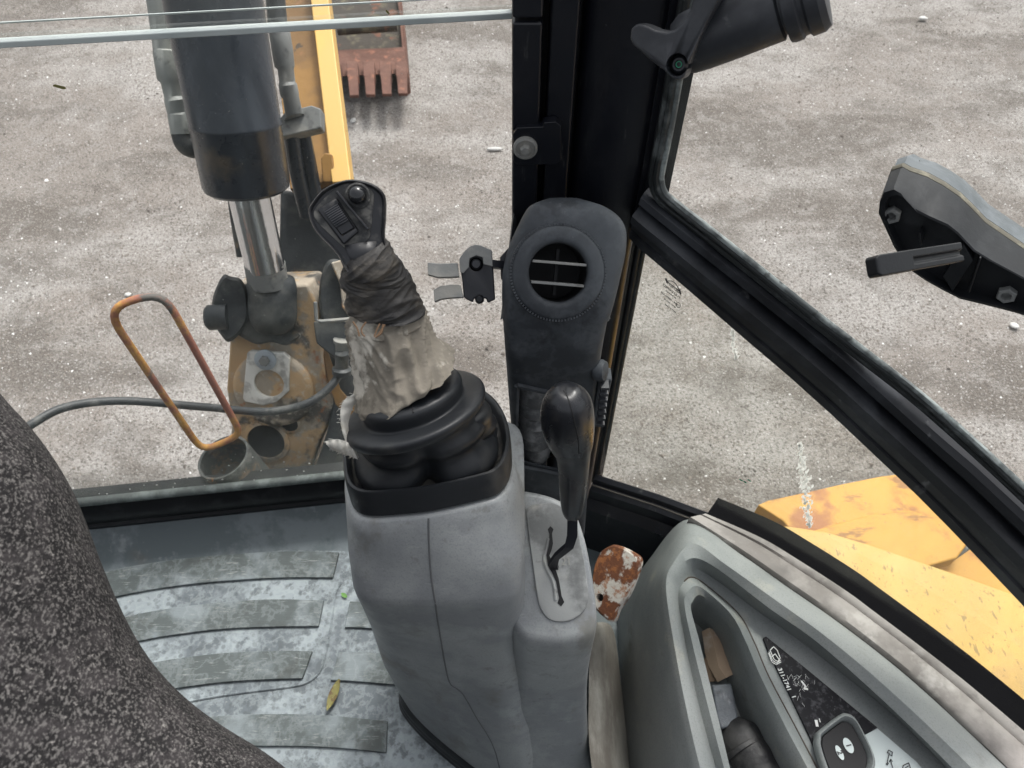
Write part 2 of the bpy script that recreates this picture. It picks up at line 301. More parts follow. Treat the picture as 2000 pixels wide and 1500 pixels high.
def ground_mat():
    m = mat("gravel_ground", (.24, .212, .192), .9, mott=[((.335, .315, .298, .9), .7, .42, .56, 'noise', (1, 1.7, 1)), ((.125, .107, .093, .9), .9, .47, .60, 'noise', (.8, 1.6, 1)), ((.16, .142, .128, .7), 3.2, .5, .66, 'noise'), ((.36, .34, .325, .4), 9, .5, .66, 'noise'), ((.09, .077, .066, .8), 80, .50, .62, 'noise'), ((.50, .48, .465, .85), 110, .57, .66, 'noise'), ((.10, .088, .078, .7), 190, .54, .66, 'noise')],
            bump=[(60, 1, 'noise'), (130, 1, 'dist')])
    return m
M['ground'] = ground_mat()
def pebble_mat():
    m = bpy.data.materials.new("pebble_stone"); m.use_nodes = True; n = m.node_tree.nodes; L = m.node_tree.links; b = n['Principled BSDF']
    a = n.new("ShaderNodeAttribute"); a.attribute_name = "tone"
    r = n.new("ShaderNodeValToRGB"); e = r.color_ramp; e.elements[0].color = (.06, .05, .045, 1); e.elements[1].color = (.88, .87, .86, 1)
    for p, c in ((.3, (.16, .132, .113, 1)), (.62, (.285, .252, .226, 1)), (.88, (.42, .402, .388, 1))):
        q = e.elements.new(p); q.color = c
    L.new(a.outputs['Fac'], r.inputs[0]); L.new(r.outputs[0], b.inputs['Base Color']); b.inputs['Roughness'].default_value = .75
    return m
M['pebble'] = pebble_mat()
def glass_mat(name, tint, dirt, scale, lo, hi, foot=0):
    m = bpy.data.materials.new(name); m.use_nodes = True; n = m.node_tree.nodes; L = m.node_tree.links; n.clear()
    out = n.new("ShaderNodeOutputMaterial"); tr = n.new("ShaderNodeBsdfTransparent"); tr.inputs[0].default_value = (*tint, 1)
    gl = n.new("ShaderNodeBsdfGlossy"); gl.inputs['Roughness'].default_value = .03
    lw = n.new("ShaderNodeLayerWeight"); lw.inputs[0].default_value = .5
    pw = n.new("ShaderNodeMath"); pw.operation = 'POWER'; pw.inputs[1].default_value = 5; L.new(lw.outputs['Facing'], pw.inputs[0])
    ma = n.new("ShaderNodeMath"); ma.operation = 'MULTIPLY_ADD'; ma.inputs[1].default_value = .6; ma.inputs[2].default_value = .018; L.new(pw.outputs[0], ma.inputs[0])
    m1 = n.new("ShaderNodeMixShader"); L.new(ma.outputs[0], m1.inputs[0]); L.new(tr.outputs[0], m1.inputs[1]); L.new(gl.outputs[0], m1.inputs[2])
    df = n.new("ShaderNodeBsdfDiffuse"); df.inputs[0].default_value = (.62, .62, .56, 1)
    tc = n.new("ShaderNodeTexCoord"); a = n.new("ShaderNodeTexNoise"); a.inputs['Scale'].default_value = scale; a.inputs['Detail'].default_value = 7
    mpg = n.new("ShaderNodeMapping"); mpg.inputs['Scale'].default_value = (1, 1, .45); mpg.inputs['Rotation'].default_value = (0, .25, 0); L.new(tc.outputs['Object'], mpg.inputs[0]); L.new(mpg.outputs[0], a.inputs['Vector']); a.inputs['Distortion'].default_value = .8
    mr = n.new("ShaderNodeMapRange"); L.new(a.outputs['Fac'], mr.inputs['Value']); mr.inputs['From Min'].default_value = lo; mr.inputs['From Max'].default_value = hi
    mr.inputs['To Min'].default_value = dirt * .35; mr.inputs['To Max'].default_value = dirt
    c = n.new("ShaderNodeTexNoise"); c.inputs['Scale'].default_value = 210; c.inputs['Detail'].default_value = 2; L.new(tc.outputs['Object'], c.inputs['Vector'])
    mc = n.new("ShaderNodeMapRange"); L.new(c.outputs['Fac'], mc.inputs['Value']); mc.inputs['From Min'].default_value = .755; mc.inputs['From Max'].default_value = .79
    mc.inputs['To Min'].default_value = 0; mc.inputs['To Max'].default_value = .5
    ad = n.new("ShaderNodeMath"); ad.operation = 'ADD'; ad.use_clamp = True; L.new(mr.outputs[0], ad.inputs[0]); L.new(mc.outputs[0], ad.inputs[1])
    if foot:      # grime gathered along the foot of the pane
        sx = n.new("ShaderNodeSeparateXYZ"); L.new(tc.outputs['Object'], sx.inputs[0]); mz = n.new("ShaderNodeMapRange"); L.new(sx.outputs[2], mz.inputs['Value'])
        mz.interpolation_type = 'SMOOTHSTEP'; mz.inputs['From Min'].default_value = foot; mz.inputs['From Max'].default_value = foot + .12; mz.inputs['To Min'].default_value = .42; mz.inputs['To Max'].default_value = 0
        mm = n.new("ShaderNodeMath"); mm.operation = 'MULTIPLY'; L.new(mz.outputs[0], mm.inputs[0]); L.new(a.outputs['Fac'], mm.inputs[1])
        a2 = n.new("ShaderNodeMath"); a2.operation = 'ADD'; a2.use_clamp = True; L.new(ad.outputs[0], a2.inputs[0]); L.new(mm.outputs[0], a2.inputs[1]); ad = a2
    m2 = n.new("ShaderNodeMixShader"); L.new(ad.outputs[0], m2.inputs[0]); L.new(m1.outputs[0], m2.inputs[1]); L.new(df.outputs[0], m2.inputs[2])
    L.new(m2.outputs[0], out.inputs[0]); return m
M['glass'] = glass_mat("windscreen_glass", (.965, .975, .97), .05, 6, .42, .7, foot=.045)
M['glass4'] = glass_mat("upper_side_glass", (.96, .97, .965), .05, 6, .35, .7)
M['glass3'] = glass_mat("upper_glass", (.965, .975, .97), .09, 5, .35, .7)
M['glass2'] = glass_mat("side_glass", (.955, .97, .95), .15, 7, .40, .72)

# ================================================================== THE GROUND
GZ = -1.2
def gh(x, y): return .03 * mnoise.noise(V((x * .8, y * .8, 0))) + .012 * mnoise.noise(V((x * 3, y * 3, 5)))
g = G()
xs = [-60, -25, -12] + list(np.linspace(-6, 7, 131)) + [13, 27, 60]; ys = [-40, -15, -5] + list(np.linspace(-.5, 8, 86)) + [14, 30, 90]
g.grid([[V((x, y, GZ + (gh(x, y) if -6 <= x <= 7 and -.5 <= y <= 8 else 0))) for x in xs] for y in ys])
tag(obj('ground', g, M['ground'], smooth=180), kind='structure')
# loose stones lying on it
N = 240000
px = np.random.uniform(-4.2, 5.0, N); py = np.random.uniform(.5, 6.3, N)
rs = .0028 + .0048 * np.random.random(N) ** 2.6 + (np.random.random(N) > .9975) * .008
base = np.array([[1, 0, 0], [-.5, .87, 0], [-.5, -.87, 0], [.35, .2, .75], [-.4, .1, .7]], float)
fc = np.array([[0, 1, 3], [1, 4, 3], [1, 2, 4], [2, 0, 3], [2, 3, 4]])
ang = np.random.uniform(0, 6.28, N); ca, sa = np.cos(ang), np.sin(ang)
jit = np.random.uniform(.65, 1.3, (N, 5, 3)); bv = base[None] * jit * rs[:, None, None]
vx = bv[:, :, 0] * ca[:, None] - bv[:, :, 1] * sa[:, None] + px[:, None]; vy = bv[:, :, 0] * sa[:, None] + bv[:, :, 1] * ca[:, None] + py[:, None]
hz = np.array([gh(a, b) for a, b in zip(px, py)]); vz = bv[:, :, 2] + (GZ + hz)[:, None] - .001
co = np.stack([vx, vy, vz], -1).reshape(-1, 3)
fi = (fc[None] + (np.arange(N) * 5)[:, None, None]).reshape(-1)
me = bpy.data.meshes.new('gravel'); me.vertices.add(N * 5); me.vertices.foreach_set('co', co.ravel()); nf = N * 5
me.loops.add(nf * 3); me.loops.foreach_set('vertex_index', fi); me.polygons.add(nf); me.polygons.foreach_set('loop_start', np.arange(nf) * 3)
me.update(calc_edges=True)
patch = np.array([mnoise.noise(V((a * .9 + b * .35, b * 1.5 - a * .5, 3))) + .6 * mnoise.noise(V((a * 3.1, b * 4.2, 8))) for a, b in zip(px, py)])
tone = np.clip(np.random.random(N) ** 1.2 * .62 + (np.random.random(N) > .94) * .45 + .13 + patch * .24, 0, 1)
at = me.attributes.new('tone', 'FLOAT', 'FACE'); at.data.foreach_set('value', np.repeat(tone, 5).astype(np.float32))
me.materials.append(M['pebble']); o = bpy.data.objects.new('gravel', me); COL.objects.link(o); tag(o, 'pale and brown gravel scattered over the frosty yard', 'gravel', kind='stuff')

# ================================================================== CAB FLOOR
def gy(x): return .771 + .1208 * x
g = G()
rows = []
for y_off, z in ((None, -.002), (-.15, -.002), (-.088, .0), (-.074, .004), (-.030, .046), (-.016, .052), (.03, .052)):
    rows.append([V((x, (-.35 if y_off is None else gy(x) + y_off), z)) for x in np.linspace(-1.25, .12, 16)])
g.grid(rows)
g.prism([V((-1.25, -.35, -.05)), V((1.1, -.35, -.05)), V((.93, .0, -.05)), V((.72, .23, -.05)), V((.55, .40, -.05)), V((.34, .57, -.05)), V((.15, .66, -.05)), V((-1.25, .62, -.05))], (0, 0, .046))
tag(obj('cab_floor', g, M['floor'], smooth=50), kind='structure')

fm = thing('floor_mat', Z(500, 1250, 0), 'chalk stained grey rubber mat with raised curved ribs covering the cab floor', 'floor mat')
top = [(120, 1150), (225, 1118), (330, 1098), (430, 1086), (560, 1074), (665, 1076), (760, 1085)]
g = G(); a = [Z(u, v, .004) for u, v in top]; g.prism(a + [V((.17, .45, .004)), V((.15, -.3, .004)), V((-1.0, -.3, .004))], (0, 0, -.003))
obj('mat_sheet', g, M['mat'], fm)
def rib(up, lo):
    z = .010; n = 16
    A = cr([Z(u, v, z) for u, v in up], n); B = cr([Z(u, v, z) for u, v in lo], n)
    g = G(); g.prism(A + B[::-1], (0, 0, -.008)); obj('mat_rib', g, M['rib'], fm, bevel=.0014)
rib([(150, 1135), (225, 1112), (330, 1094), (430, 1084), (560, 1076), (662, 1078)], [(150, 1185), (230, 1164), (330, 1146), (430, 1135), (550, 1128), (650, 1128)])
rib([(180, 1225), (250, 1203), (330, 1188), (430, 1176), (530, 1170), (632, 1172)], [(190, 1272), (275, 1251), (350, 1238), (440, 1228), (530, 1224), (622, 1223)])
rib([(220, 1312), (300, 1293), (380, 1281), (450, 1274), (530, 1271), (610, 1271)], [(220, 1370), (310, 1350), (380, 1339), (450, 1331), (520, 1327), (590, 1325)])
rib([(683, 1174), (715, 1175), (800, 1178)], [(673, 1225), (710, 1226), (800, 1232)])
rib([(662, 1273), (700, 1273), (800, 1278)], [(645, 1328), (700, 1331), (800, 1340)])
rib([(300, 1410), (440, 1397), (540, 1394), (640, 1397), (757, 1408)], [(300, 1475), (440, 1460), (540, 1457), (650, 1460), (754, 1470)])
rib([(300, 1530), (500, 1520), (700, 1530), (790, 1540)], [(300, 1590), (500, 1580), (700, 1590), (790, 1600)])
g = G(); path = cr([Z(u, v, .005) for u, v in [(665, 1140), (656, 1160), (648, 1210), (640, 1260), (628, 1305), (608, 1328), (575, 1340), (480, 1352), (390, 1366), (250, 1395)]], 50)
g.tube(path, .0022, 6); obj('mat_bead', g, M['mat'], fm)

# ================================================================== GLASS AND WINDOW EDGES
def pane_front(name, x0, x1, z0, z1, m, parent):
    g = G(); g.prism([V((x0, gy(x0), z0)), V((x1, gy(x1), z0)), V((x1, gy(x1), z1)), V((x0, gy(x0), z1))], GLASS_N * .005)
    return obj(name, g, m, parent)
fw = thing('front_window', V((-.5, .71, .09)), 'large clear lower windscreen above the black rubber sill', 'windscreen')
pane_front('pane', -1.25, .03, .12, 1.003, M['glass'], fw)
g = G(); g.grid([[V((x, gy(x) + dy, z)) for x in (-1.25, -.9, -.6, -.3, .03)] for dy, z in ((.03, .045), (-.021, .048), (-.023, .060), (-.018, .064), (-.018, .078), (-.023, .082), (-.0215, .098), (-.014, .106), (-.004, .124), (.03, .124))])
obj('sill_seal', g, M['black'], fw, smooth=50)
g = G(); g.tube([V((-1.25, gy(-1.25) - .006, .131)), V((.03, gy(.03) - .006, .131))], .009, 10); obj('lip_seal', g, mat("dusty_lip", (.11, .125, .12), .6, mott=[((.28, .32, .30, .7), 25, .45, .65, 'noise')], bump=[(90, .2, 'noise')]), fw)
g = G()
for i in range(34):       # chips and grit lying along the foot of the glass
    u = random.uniform(180, 665); v = 985 - 45 * (u - 160) / 500 - abs(random.gauss(0, 26)) - 14
    c = PP(u, v, GLASS_O - GLASS_N * .001, GLASS_N); fleck(g, c, V((1, .12, 0)), V((0, 0, 1)), random.uniform(.0008, .003), 6, .7)
tag(obj('grit', g, M['white'], fw), kind='stuff')
uw = thing('upper_front_window', V((-.5, .72, 1.0)), 'upper sliding windscreen with a pale bottom edge, above the large pane', 'windscreen')
g = G(); d = -GLASS_N * .012
g.prism([V((-1.25, gy(-1.25), 1.004)) + d, V((.0, gy(0), 1.004)) + d, V((.0, gy(0), 1.35)) + d, V((-1.25, gy(-1.25), 1.35)) + d], GLASS_N * .005); obj('pane', g, M['glass3'], uw)
g = G(); g.box(V((-.625, gy(-.625), 1.0)) - GLASS_N * .010, V((.624, .0754, 0)), GLASS_N * .005, V((0, 0, .0034))); obj('bottom_edge', g, M['edge'], uw, bevel=.0015)
g = G(); g.box(V((-.625, gy(-.625), 1.017)) - GLASS_N * .005, V((.624, .0754, 0)), GLASS_N * .0008, V((0, 0, .0007))); obj('sealing_line', g, M['edge'], uw)

# ================================================================== CORNER PILLAR
pil = thing('corner_pillar', V((.08, .74, .05)), 'black painted corner post between windscreen and side windows', 'pillar')
def post(name, x0, x1, y0, y1, z0, z1, m=M['metal_black'], bv=.003):
    g = G(); g.prism([V((x0, y0, z0)), V((x1, y0, z0)), V((x1, y1, z0)), V((x0, y1, z0))], (0, 0, z1 - z0)); return obj(name, g, m, pil, bevel=bv)
post('guide_rail', .0, .030, .704, .775, .05, 1.018); post('guide_rail', .0, .030, .703, .775, 1.022, 1.4)
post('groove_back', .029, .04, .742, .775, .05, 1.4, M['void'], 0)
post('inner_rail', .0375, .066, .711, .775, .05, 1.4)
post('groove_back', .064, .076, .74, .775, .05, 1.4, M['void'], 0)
g = G(); pr = [V((.071, .775)), V((.071, .735)), V((.078, .722)), V((.11, .712)), V((.142, .705)), V((.152, .708)), V((.158, .716)), V((.160, .775))]
g.grid([[V((p.x, p.y, z)) for p in pr] for z in (.05, .4, .8, 1.1, 1.4)]); obj('post_body', g, M['metal_black'], pil, smooth=50)
g = G()
for dx, r in ((.160, .0045), (.1675, .0035)): g.tube([V((dx, .697, .15)), V((dx, .697, 1.4))], r, 10)
obj('edge_seal', g, M['black'], pil)
g = G(); g.tube([V((.1545, .6995, .15)), V((.1545, .6995, .80))], .0022, 8); obj('worn_edge', g, M['brown'], pil)
post('seal_backing', .150, .186, .703, .735, .76, 1.4, M['metal_black'], 0)
def on_post(u, v, y=.698): return PP(u, v, V((0, y, 0)), V((0, 1, 0)))
g.prism([on_post(u, v) for u, v in [(1003, 262), (1010, 250), (1060, 248), (1062, 240), (1085, 238), (1096, 246), (1096, 312), (1088, 322), (1010, 322), (1003, 315)]], (0, .012, 0)); obj('bracket', g, M['metal_black'], pil, bevel=.0015)
c = on_post(1026, 287); g = G(); g.lathe(c, (0, -1, 0), [(.0135, .0), (.0135, .004), (.011, .005), (.0105, .003), (.0001, .003)], 28)
bo = obj('bolt', g, M['greysteel'], pil); g = G(); g.lathe(c + V((.0, -.001, .0)), (0, -1, 0), [(.006, 0), (.006, .006), (.0045, .008), (.0001, .008)], 6); obj('bolt_head', g, M['greysteel'], bo)

# ================================================================== SIDE WINDOWS ON THE BOWED WALL
def sweep(lo, up, prof, n=60, name='x', m=None, parent=None, smooth=45):
    """frame member between two seen edges, with a real cross-section: (fraction across, metres into the cab)"""
    A = lin([V((a, b)) for a, b in lo], n); B = lin([V((a, b)) for a, b in up], n); rows = []
    for a, b in zip(A, B):
        pa, pb = PW(a.x, a.y), PW(b.x, b.y); row = []
        for f, off in prof:
            q = pa.lerp(pb, f); d = V((-.55, -.83, 0)); row.append(q + d * off)
        rows.append(row)
    g = G(); g.grid(rows, cu=True); return obj(name, g, m, parent, smooth=smooth)
sw = thing('side_window', PW(1400, 700), 'lower side window with etched maker mark and white paint scrapes, beside the corner post', 'window')
def wallpane(name, us, m, parent, off=-.012):
    g = G(); a = [PW(u, v, off) for u, v in us]
    return a
def wall_sheet(z0, z1, s0, s1, off, thick, n=40):
    g = G(); c0 = cr([p.to_3d() for p in wall_curve(off)][s0:s1], n); c1 = cr([p.to_3d() for p in wall_curve(off - thick)][s0:s1], n)
    rows = [[V((p.x, p.y, z0)) for p in c0], [V((p.x, p.y, z1)) for p in c0], [V((p.x, p.y, z1)) for p in c1], [V((p.x, p.y, z0)) for p in c1]]
    g.grid(rows, cv=True); return g
# lower glass: follows the diagonal bar above and the sill below
lowtop = [(1235, 440), (1254, 462), (1467, 646), (1631, 790), (1795, 945), (1856, 1007), (2000, 1160), (2100, 1270)]
sill = [(1165, 925), (1290, 965), (1400, 1006), (1500, 1056), (1600, 1118), (1712, 1190), (1860, 1292), (2020, 1412), (2100, 1475)]
A = lin([V(p) for p in lowtop], 50); B = lin([V(p) for p in sill], 50); g = G()
g.grid([[PW(a.x, a.y, -.010) for a in A], [PW(b.x, b.y + 12, -.010) for b in B], [PW(b.x, b.y + 12, -.015) for b in B], [PW(a.x, a.y, -.015) for a in A]], cv=True)
obj('pane', g, M['glass2'], sw)
g = G()
def streak(u0, v0, u1, v1, wdt, n):
    for i in range(n):
        f = random.random(); k = math.sin(math.pi * min(1, max(.05, f))) ** .5
        c = PW(u0 + (u1 - u0) * f + random.gauss(0, wdt * k * .42), v0 + (v1 - v0) * f, -.0085 + random.randrange(12) * .0002)
        fleck(g, c, V((.8, -.6, 0)) * .5, V((0, 0, 1)) * 1.6, random.uniform(.0012, .0042), 6, .6)
streak(1562, 866, 1581, 1030, 13, 420); obj('paint_scrape', g, M['white'], sw)
g = G(); streak(1430, 642, 1438, 702, 7, 70); obj('paint_scrape', g, M['white'], sw)
sw.children[-1]['kind'] = 'stuff'; sw.children[-2]['kind'] = 'stuff'
g = G()
for u, v in ((1448, 938), (1456, 942), (1463, 938)): fleck(g, PW(u, v, -.0085), V((.8, -.6, 0)), V((0, 0, .6)), .0045, 8, .5)
obj('paint_chip', g, M['greenpaint'], sw)
# etched mark
c0 = PW(1312, 575, -.0085); ex = (PW(1340, 595, -.0085) - PW(1300, 563, -.0085)).normalized(); ez = (PW(1306, 590, -.0085) - c0).normalized() * -1
g = G()
for s_, du, dv, sz in (("SECURITY", 3, -13, .0046), ("TOUGHENED", 0, -6, .0046), ("IN THE E.E.C.", -2, 0, .0030), ("43R - 00050 AS2", -5, 8, .0040), ("M 51   DOT 35", -4, 17, .0030), ("DOT 311 M42", -3, 27, .0030)):
    text(g, s_, PW(1312 + du, 575 + dv, -.0085), ex, ez, sz * 1.08, .00012, mirror=True)
a = [PW(u, v, -.0085) for u, v in ((1302, 549), (1312, 549), (1320, 555), (1327, 567))]; g.tube(cr(a, 14), .0006, 5)
g.tube([PW(1302, 549, -.0085), PW(1328, 569, -.0085)], .0006, 5); g.tube([PW(1300, 544, -.0085), PW(1303, 552, -.0085)], .0012, 5); g.tube([PW(1327, 565, -.0085), PW(1329, 574, -.0085)], .0012, 5)
cc = PW(1325, 596, -.0085); g.tube([cc + ex * math.cos(k * .5236) * .0032 + ez * math.sin(k * .5236) * .0042 for k in range(12)], .0004, 4, closed=True)
text(g, "E3", cc, ex, ez, .0036, mirror=True)
obj('etched_mark', g, M['printdark'], sw)
# sill of the side window
g = G(); rows = []
for p in lin([V(q) for q in sill], 60):
    a = PW(p.x, p.y + 1, .0); d = V((-.5, -.86, 0))
    rows.append([a + V((0, 0, -.16)), a + V((0, 0, 0.0)), a + d * .004 + V((0, 0, .004)), a + d * .012 + V((0, 0, -.001)), a + d * .014 + V((0, 0, -.012)), a + d * .018 + V((0, 0, -.014)), a + d * .026 + V((0, 0, -.02)), a + d * .028 + V((0, 0, -.045)), a + d * .045 + V((0, 0, -.06)), a + d * .05 + V((0, 0, -.27))])
g.grid(rows); obj('sill', g, M['metal_black'], sw, smooth=40)
g = G(); g.tube([r[5] + V((0, 0, .0015)) for r in rows], .0018, 6); obj('sill_bead', g, M['brown'], sw)

us = thing('upper_side_window', PW(1600, 400), 'upper side window with dusty, highlight-toned rubber seal above the diagonal black bar', 'window')
uptop = [(1345, -60), (1360, -120)]
bar_lo = [(1238, 452), (1254, 470), (1350, 552), (1467, 654), (1550, 725), (1631, 798), (1795, 953), (1856, 1015), (2000, 1167), (2100, 1280)]
bar_up = [(1262, 372), (1278, 385), (1385, 470), (1500, 560), (1570, 615), (1660, 690), (1840, 850), (1905, 905), (2040, 1030), (2140, 1125)]
sweep(bar_lo, bar_up, [(0, -.02), (0, .012), (.04, .016), (.20, .017), (.22, .014), (.26, .014), (.28, .017), (.46, .019), (.50, .025), (.66, .025), (.69, .020), (.72, .004), (.80, .004), (.83, .014), (.95, .012), (1, .004), (1, -.02)], 70, 'diagonal_bar', M['bar'], us, 30)
sealp = [(1362, -60), (1345, 40), (1325, 160), (1309, 250), (1293, 330), (1291, 352), (1296, 372), (1312, 390), (1380, 443), (1456, 503), (1585, 606), (1700, 694), (1795, 768), (1900, 860), (2010, 962), (2120, 1070)]
sm = [V(p) for p in sealp]
for k, (du, off, r, mm) in enumerate(((0, .004, .0042, 'dusty'), (-9, .007, .0035, 'black'), (-17, .004, .0045, 'black'))):
    g = G(); pts = []
    for i, p in enumerate(sm):
        a = sm[max(0, i - 1)]; b = sm[min(len(sm) - 1, i + 1)]; d = (b - a).normalized(); nn = V((-d.y, d.x)); 
        pts.append(p + nn * (-du) if False else p + V((d.y * -1, d.x)) * (-du))
    g.tube([PW(q.x, q.y, off) for q in cr(pts, 90)], r, 8)
    obj('rubber_seal', g, M['barrubber'] if mm == 'black' else mat("dusty_highlight_seal", (.10, .112, .112), .55, mott=[((.34, .38, .37, .8), 30, .42, .62, 'noise'), ((.02, .022, .022, .7), 60, .56, .66, 'noise')], bump=[(120, .3, 'noise')]), us)  # pale seal colour has the highlights painted in, mixed with dust
g = G(); rows = []
A = cr([V(p) for p in sealp[5:]], 50); T = lin([V((1330, -330)), V((2150, 300))], 50)
g.grid([[PW(a.x, a.y, -.004) for a in A], [PW(a.x, a.y, -.004) + V((0, 0, .62)) for a in A], [PW(a.x, a.y, -.009) + V((0, 0, .62)) for a in A], [PW(a.x, a.y, -.009) for a in A]], cv=True)
A2 = cr([V(p) for p in sealp[:9]], 12)
obj('pane', g, M['glass4'], us)

# ================================================================== GRAB HANDLE AT THE TOP OF THE POST
gh_ = thing('grab_handle', P(1360, 90, .60), 'thick black round grab handle with angled end bracket, high on the corner post', 'handle')
HN = (ray(1330, 90) + V((.25, .1, 0))).normalized(); HO = P(1320, 90, .575)
def hp(u, v, k=0): return PP(u, v, HO + HN * k, HN)
out = [(1232, 57), (1238, 49), (1248, 46), (1261, 49), (1281, 58), (1302, 62), (1318, 58), (1335, 41), (1347, 20), (1355, -10), (1368, -60), (1430, -60), (1404, 0), (1380, 45), (1343, 127), (1338, 149), (1328, 158), (1313, 153), (1298, 139), (1271, 119), (1234, 86), (1230, 75)]
g = G(); g.prism([hp(*p) for p in out], HN * .030); br = obj('bracket', g, M['handle'], gh_, bevel=.0035, seg=3)
hc = hp(1322, 127); kt = G(); kt.lathe(hc - HN * .01, HN, [(.0088, 0), (.0088, .032)], 28); cut(br, kt)
g = G(); g.lathe(hc + HN * .012, -HN, [(.0075, 0), (.0075, .001), (.005, .004), (.0035, .004), (.003, .001), (.0001, .001)], 20); obj('screw', g, M['handle'], gh_)
g = G(); g.lathe(hc + HN * .009, -HN, [(.0026, 0), (.0026, .0006), (.0019, .0006), (.0019, 0)], 18, cap=False); obj('screw_mark', g, M['greenpaint'], gh_)
h0, h1 = P(1352, 82, .605), P(1560, -4, .56); ax = (h1 - h0).normalized(); L = (h1 - h0).length
g = G(); g.lathe(h0, ax, [(.020, -.012), (.0245, -.004), (.0255, .01), (.026, L * .4), (.0262, L * .82), (.0225, L * .84), (.0225, L * .87)], 40); obj('grip', g, M['handle'], gh_, smooth=30)
g = G(); g.lathe(h0 + ax * (L * .86), ax, [(.023, 0), (.0295, .001), (.0305, .004), (.0305, .010), (.0285, .012), (.0285, .015), (.031, .017), (.031, .026), (.028, .031), (.0001, .032)], 40); obj('collar', g, M['handle'], gh_, smooth=30)

# ================================================================== LATCH ON THE UPPER SIDE WINDOW
la = thing('window_latch', PW(1860, 480, .03), 'black window latch with short lever and two hex nuts on upper side glass', 'latch')
LN = V((.50, .86, -.02)).normalized(); LO = PW(1850, 480, .050)
def lp(u, v, k=0.0): return PP(u, v, LO + LN * k, LN)
out = [(1726, 376), (1746, 370), (1760, 378), (1788, 408), (1816, 422), (1852, 438), (1872, 454), (1904, 488), (1940, 510), (2000, 542), (2060, 580), (2070, 615), (2020, 622), (1980, 610), (1930, 597), (1876, 584), (1840, 566), (1808, 548), (1776, 526), (1746, 482), (1724, 434), (1716, 416), (1718, 396)]
pts = [lp(*p) for p in out]; ctr = sum(pts, V()) / len(pts)
out2 = list(out); out2[3:9] = [(1795, 390), (1828, 408), (1860, 430), (1885, 454), (1912, 482), (1950, 508)]; pts2 = [lp(*p) for p in out2]
g = G(); rows = []
for s, k in ((.90, .010), (.93, -.001), (1.0, 0), (1.01, .004)): rows.append([ctr + (p - ctr) * s + LN * k for p in pts])
for s, k in ((1.02, .036), (1.0, .040)): rows.append([ctr + (p - ctr) * s + LN * k for p in pts2])
g.grid(rows, cu=True); n = len(pts); g.add([ctr + (p - ctr) * .91 + LN * .009 for p in pts], [tuple(range(n))]); g.add([ctr + (p - ctr) + LN * .040 for p in pts2], [tuple(range(n))])
obj('housing', g, M['black'], la, smooth=40)
g = G(); rows = [[ctr + (p - ctr) * s + LN * k for p in pts2] for s, k in ((1.01, .040), (1.025, .042), (1.025, .045), (1.01, .047))]
g.grid(rows, cu=True, cap=True); obj('gasket', g, mat("gasket_tan", (.12, .11, .085), .8, mott=[((.26, .24, .18, .8), 60, .5, .65, 'noise')]), la)
g = G(); rows = [[ctr + V((.012, .004, .012)) * (k * 22) * 0 + (p - ctr) * s + LN * k for p in pts2] for s, k in ((1.0, .048), (1.0, .062), (.93, .074), (.75, .078))]
g.grid(rows, cu=True, cap=True); obj('outer_cap', g, mat("grey_translucent_cap", (.10, .115, .125), .45, mott=[((.2, .22, .24, .6), 22, .45, .65, 'noise')]), la)
for (u, v) in ((1743, 416), (1967, 571)):
    c = lp(u, v, .010); g = G(); g.lathe(c, -LN, [(.0085, 0), (.0085, .006), (.0075, .0072), (.0048, .0072), (.0045, .002), (.0001, .002)], 6)
    obj('hex_nut', g, M['greysteel'], la, smooth=20)
g = G()
g.box(lp(1872, 520, .004), (lp(1890, 545) - lp(1862, 498)) * .34, V((0, 0, .020)), LN * .004); g.box(lp(1800, 460, .003), (lp(1800, 480) - lp(1795, 440)) * .3, (lp(1790, 470) - lp(1810, 460)) * .1, LN * .007)
g.box(lp(1905, 530, .003), (lp(1888, 580) - lp(1915, 500)) * .42, (lp(1908, 540) - lp(1900, 538)) * .3, LN * .007)
obj('inner_ridge', g, M['black'], la, bevel=.002)
l0 = P(1868, 494, .60); l1 = P(1702, 522, .555)
wv = (P(1702, 543, .555) - P(1694, 498, .555)) * .46; ax = (l1 - l0).normalized(); dn = -ax.cross(wv.normalized()).normalized()
if dn.dot(ray(1780, 510)) < 0: dn = -dn
g = G(); sec = lambda c, s, h: [c + wv * a * s + dn * b * h for a, b in ((-1, -1), (-.25, -1), (-.12, -.55), (.30, -.55), (.42, -1), (1, -1), (1, 1), (-1, 1))]
g.grid([sec(l0, .95, .006), sec(l0.lerp(l1, .45), .97, .006), sec(l0.lerp(l1, .62), 1, .006)], cu=True, cap=True)
sec2 = lambda c, s, h: [c + wv * a * s + dn * b * h for a, b in ((-1, -1), (1, -1), (1, 1), (-1, 1))]
g.grid([sec2(l0.lerp(l1, .60), 1, .0062), sec2(l0.lerp(l1, .97), 1, .0062), sec2(l1, .72, .005)], cu=True, cap=True)
obj('lever', g, M['black'], la, bevel=.0012)

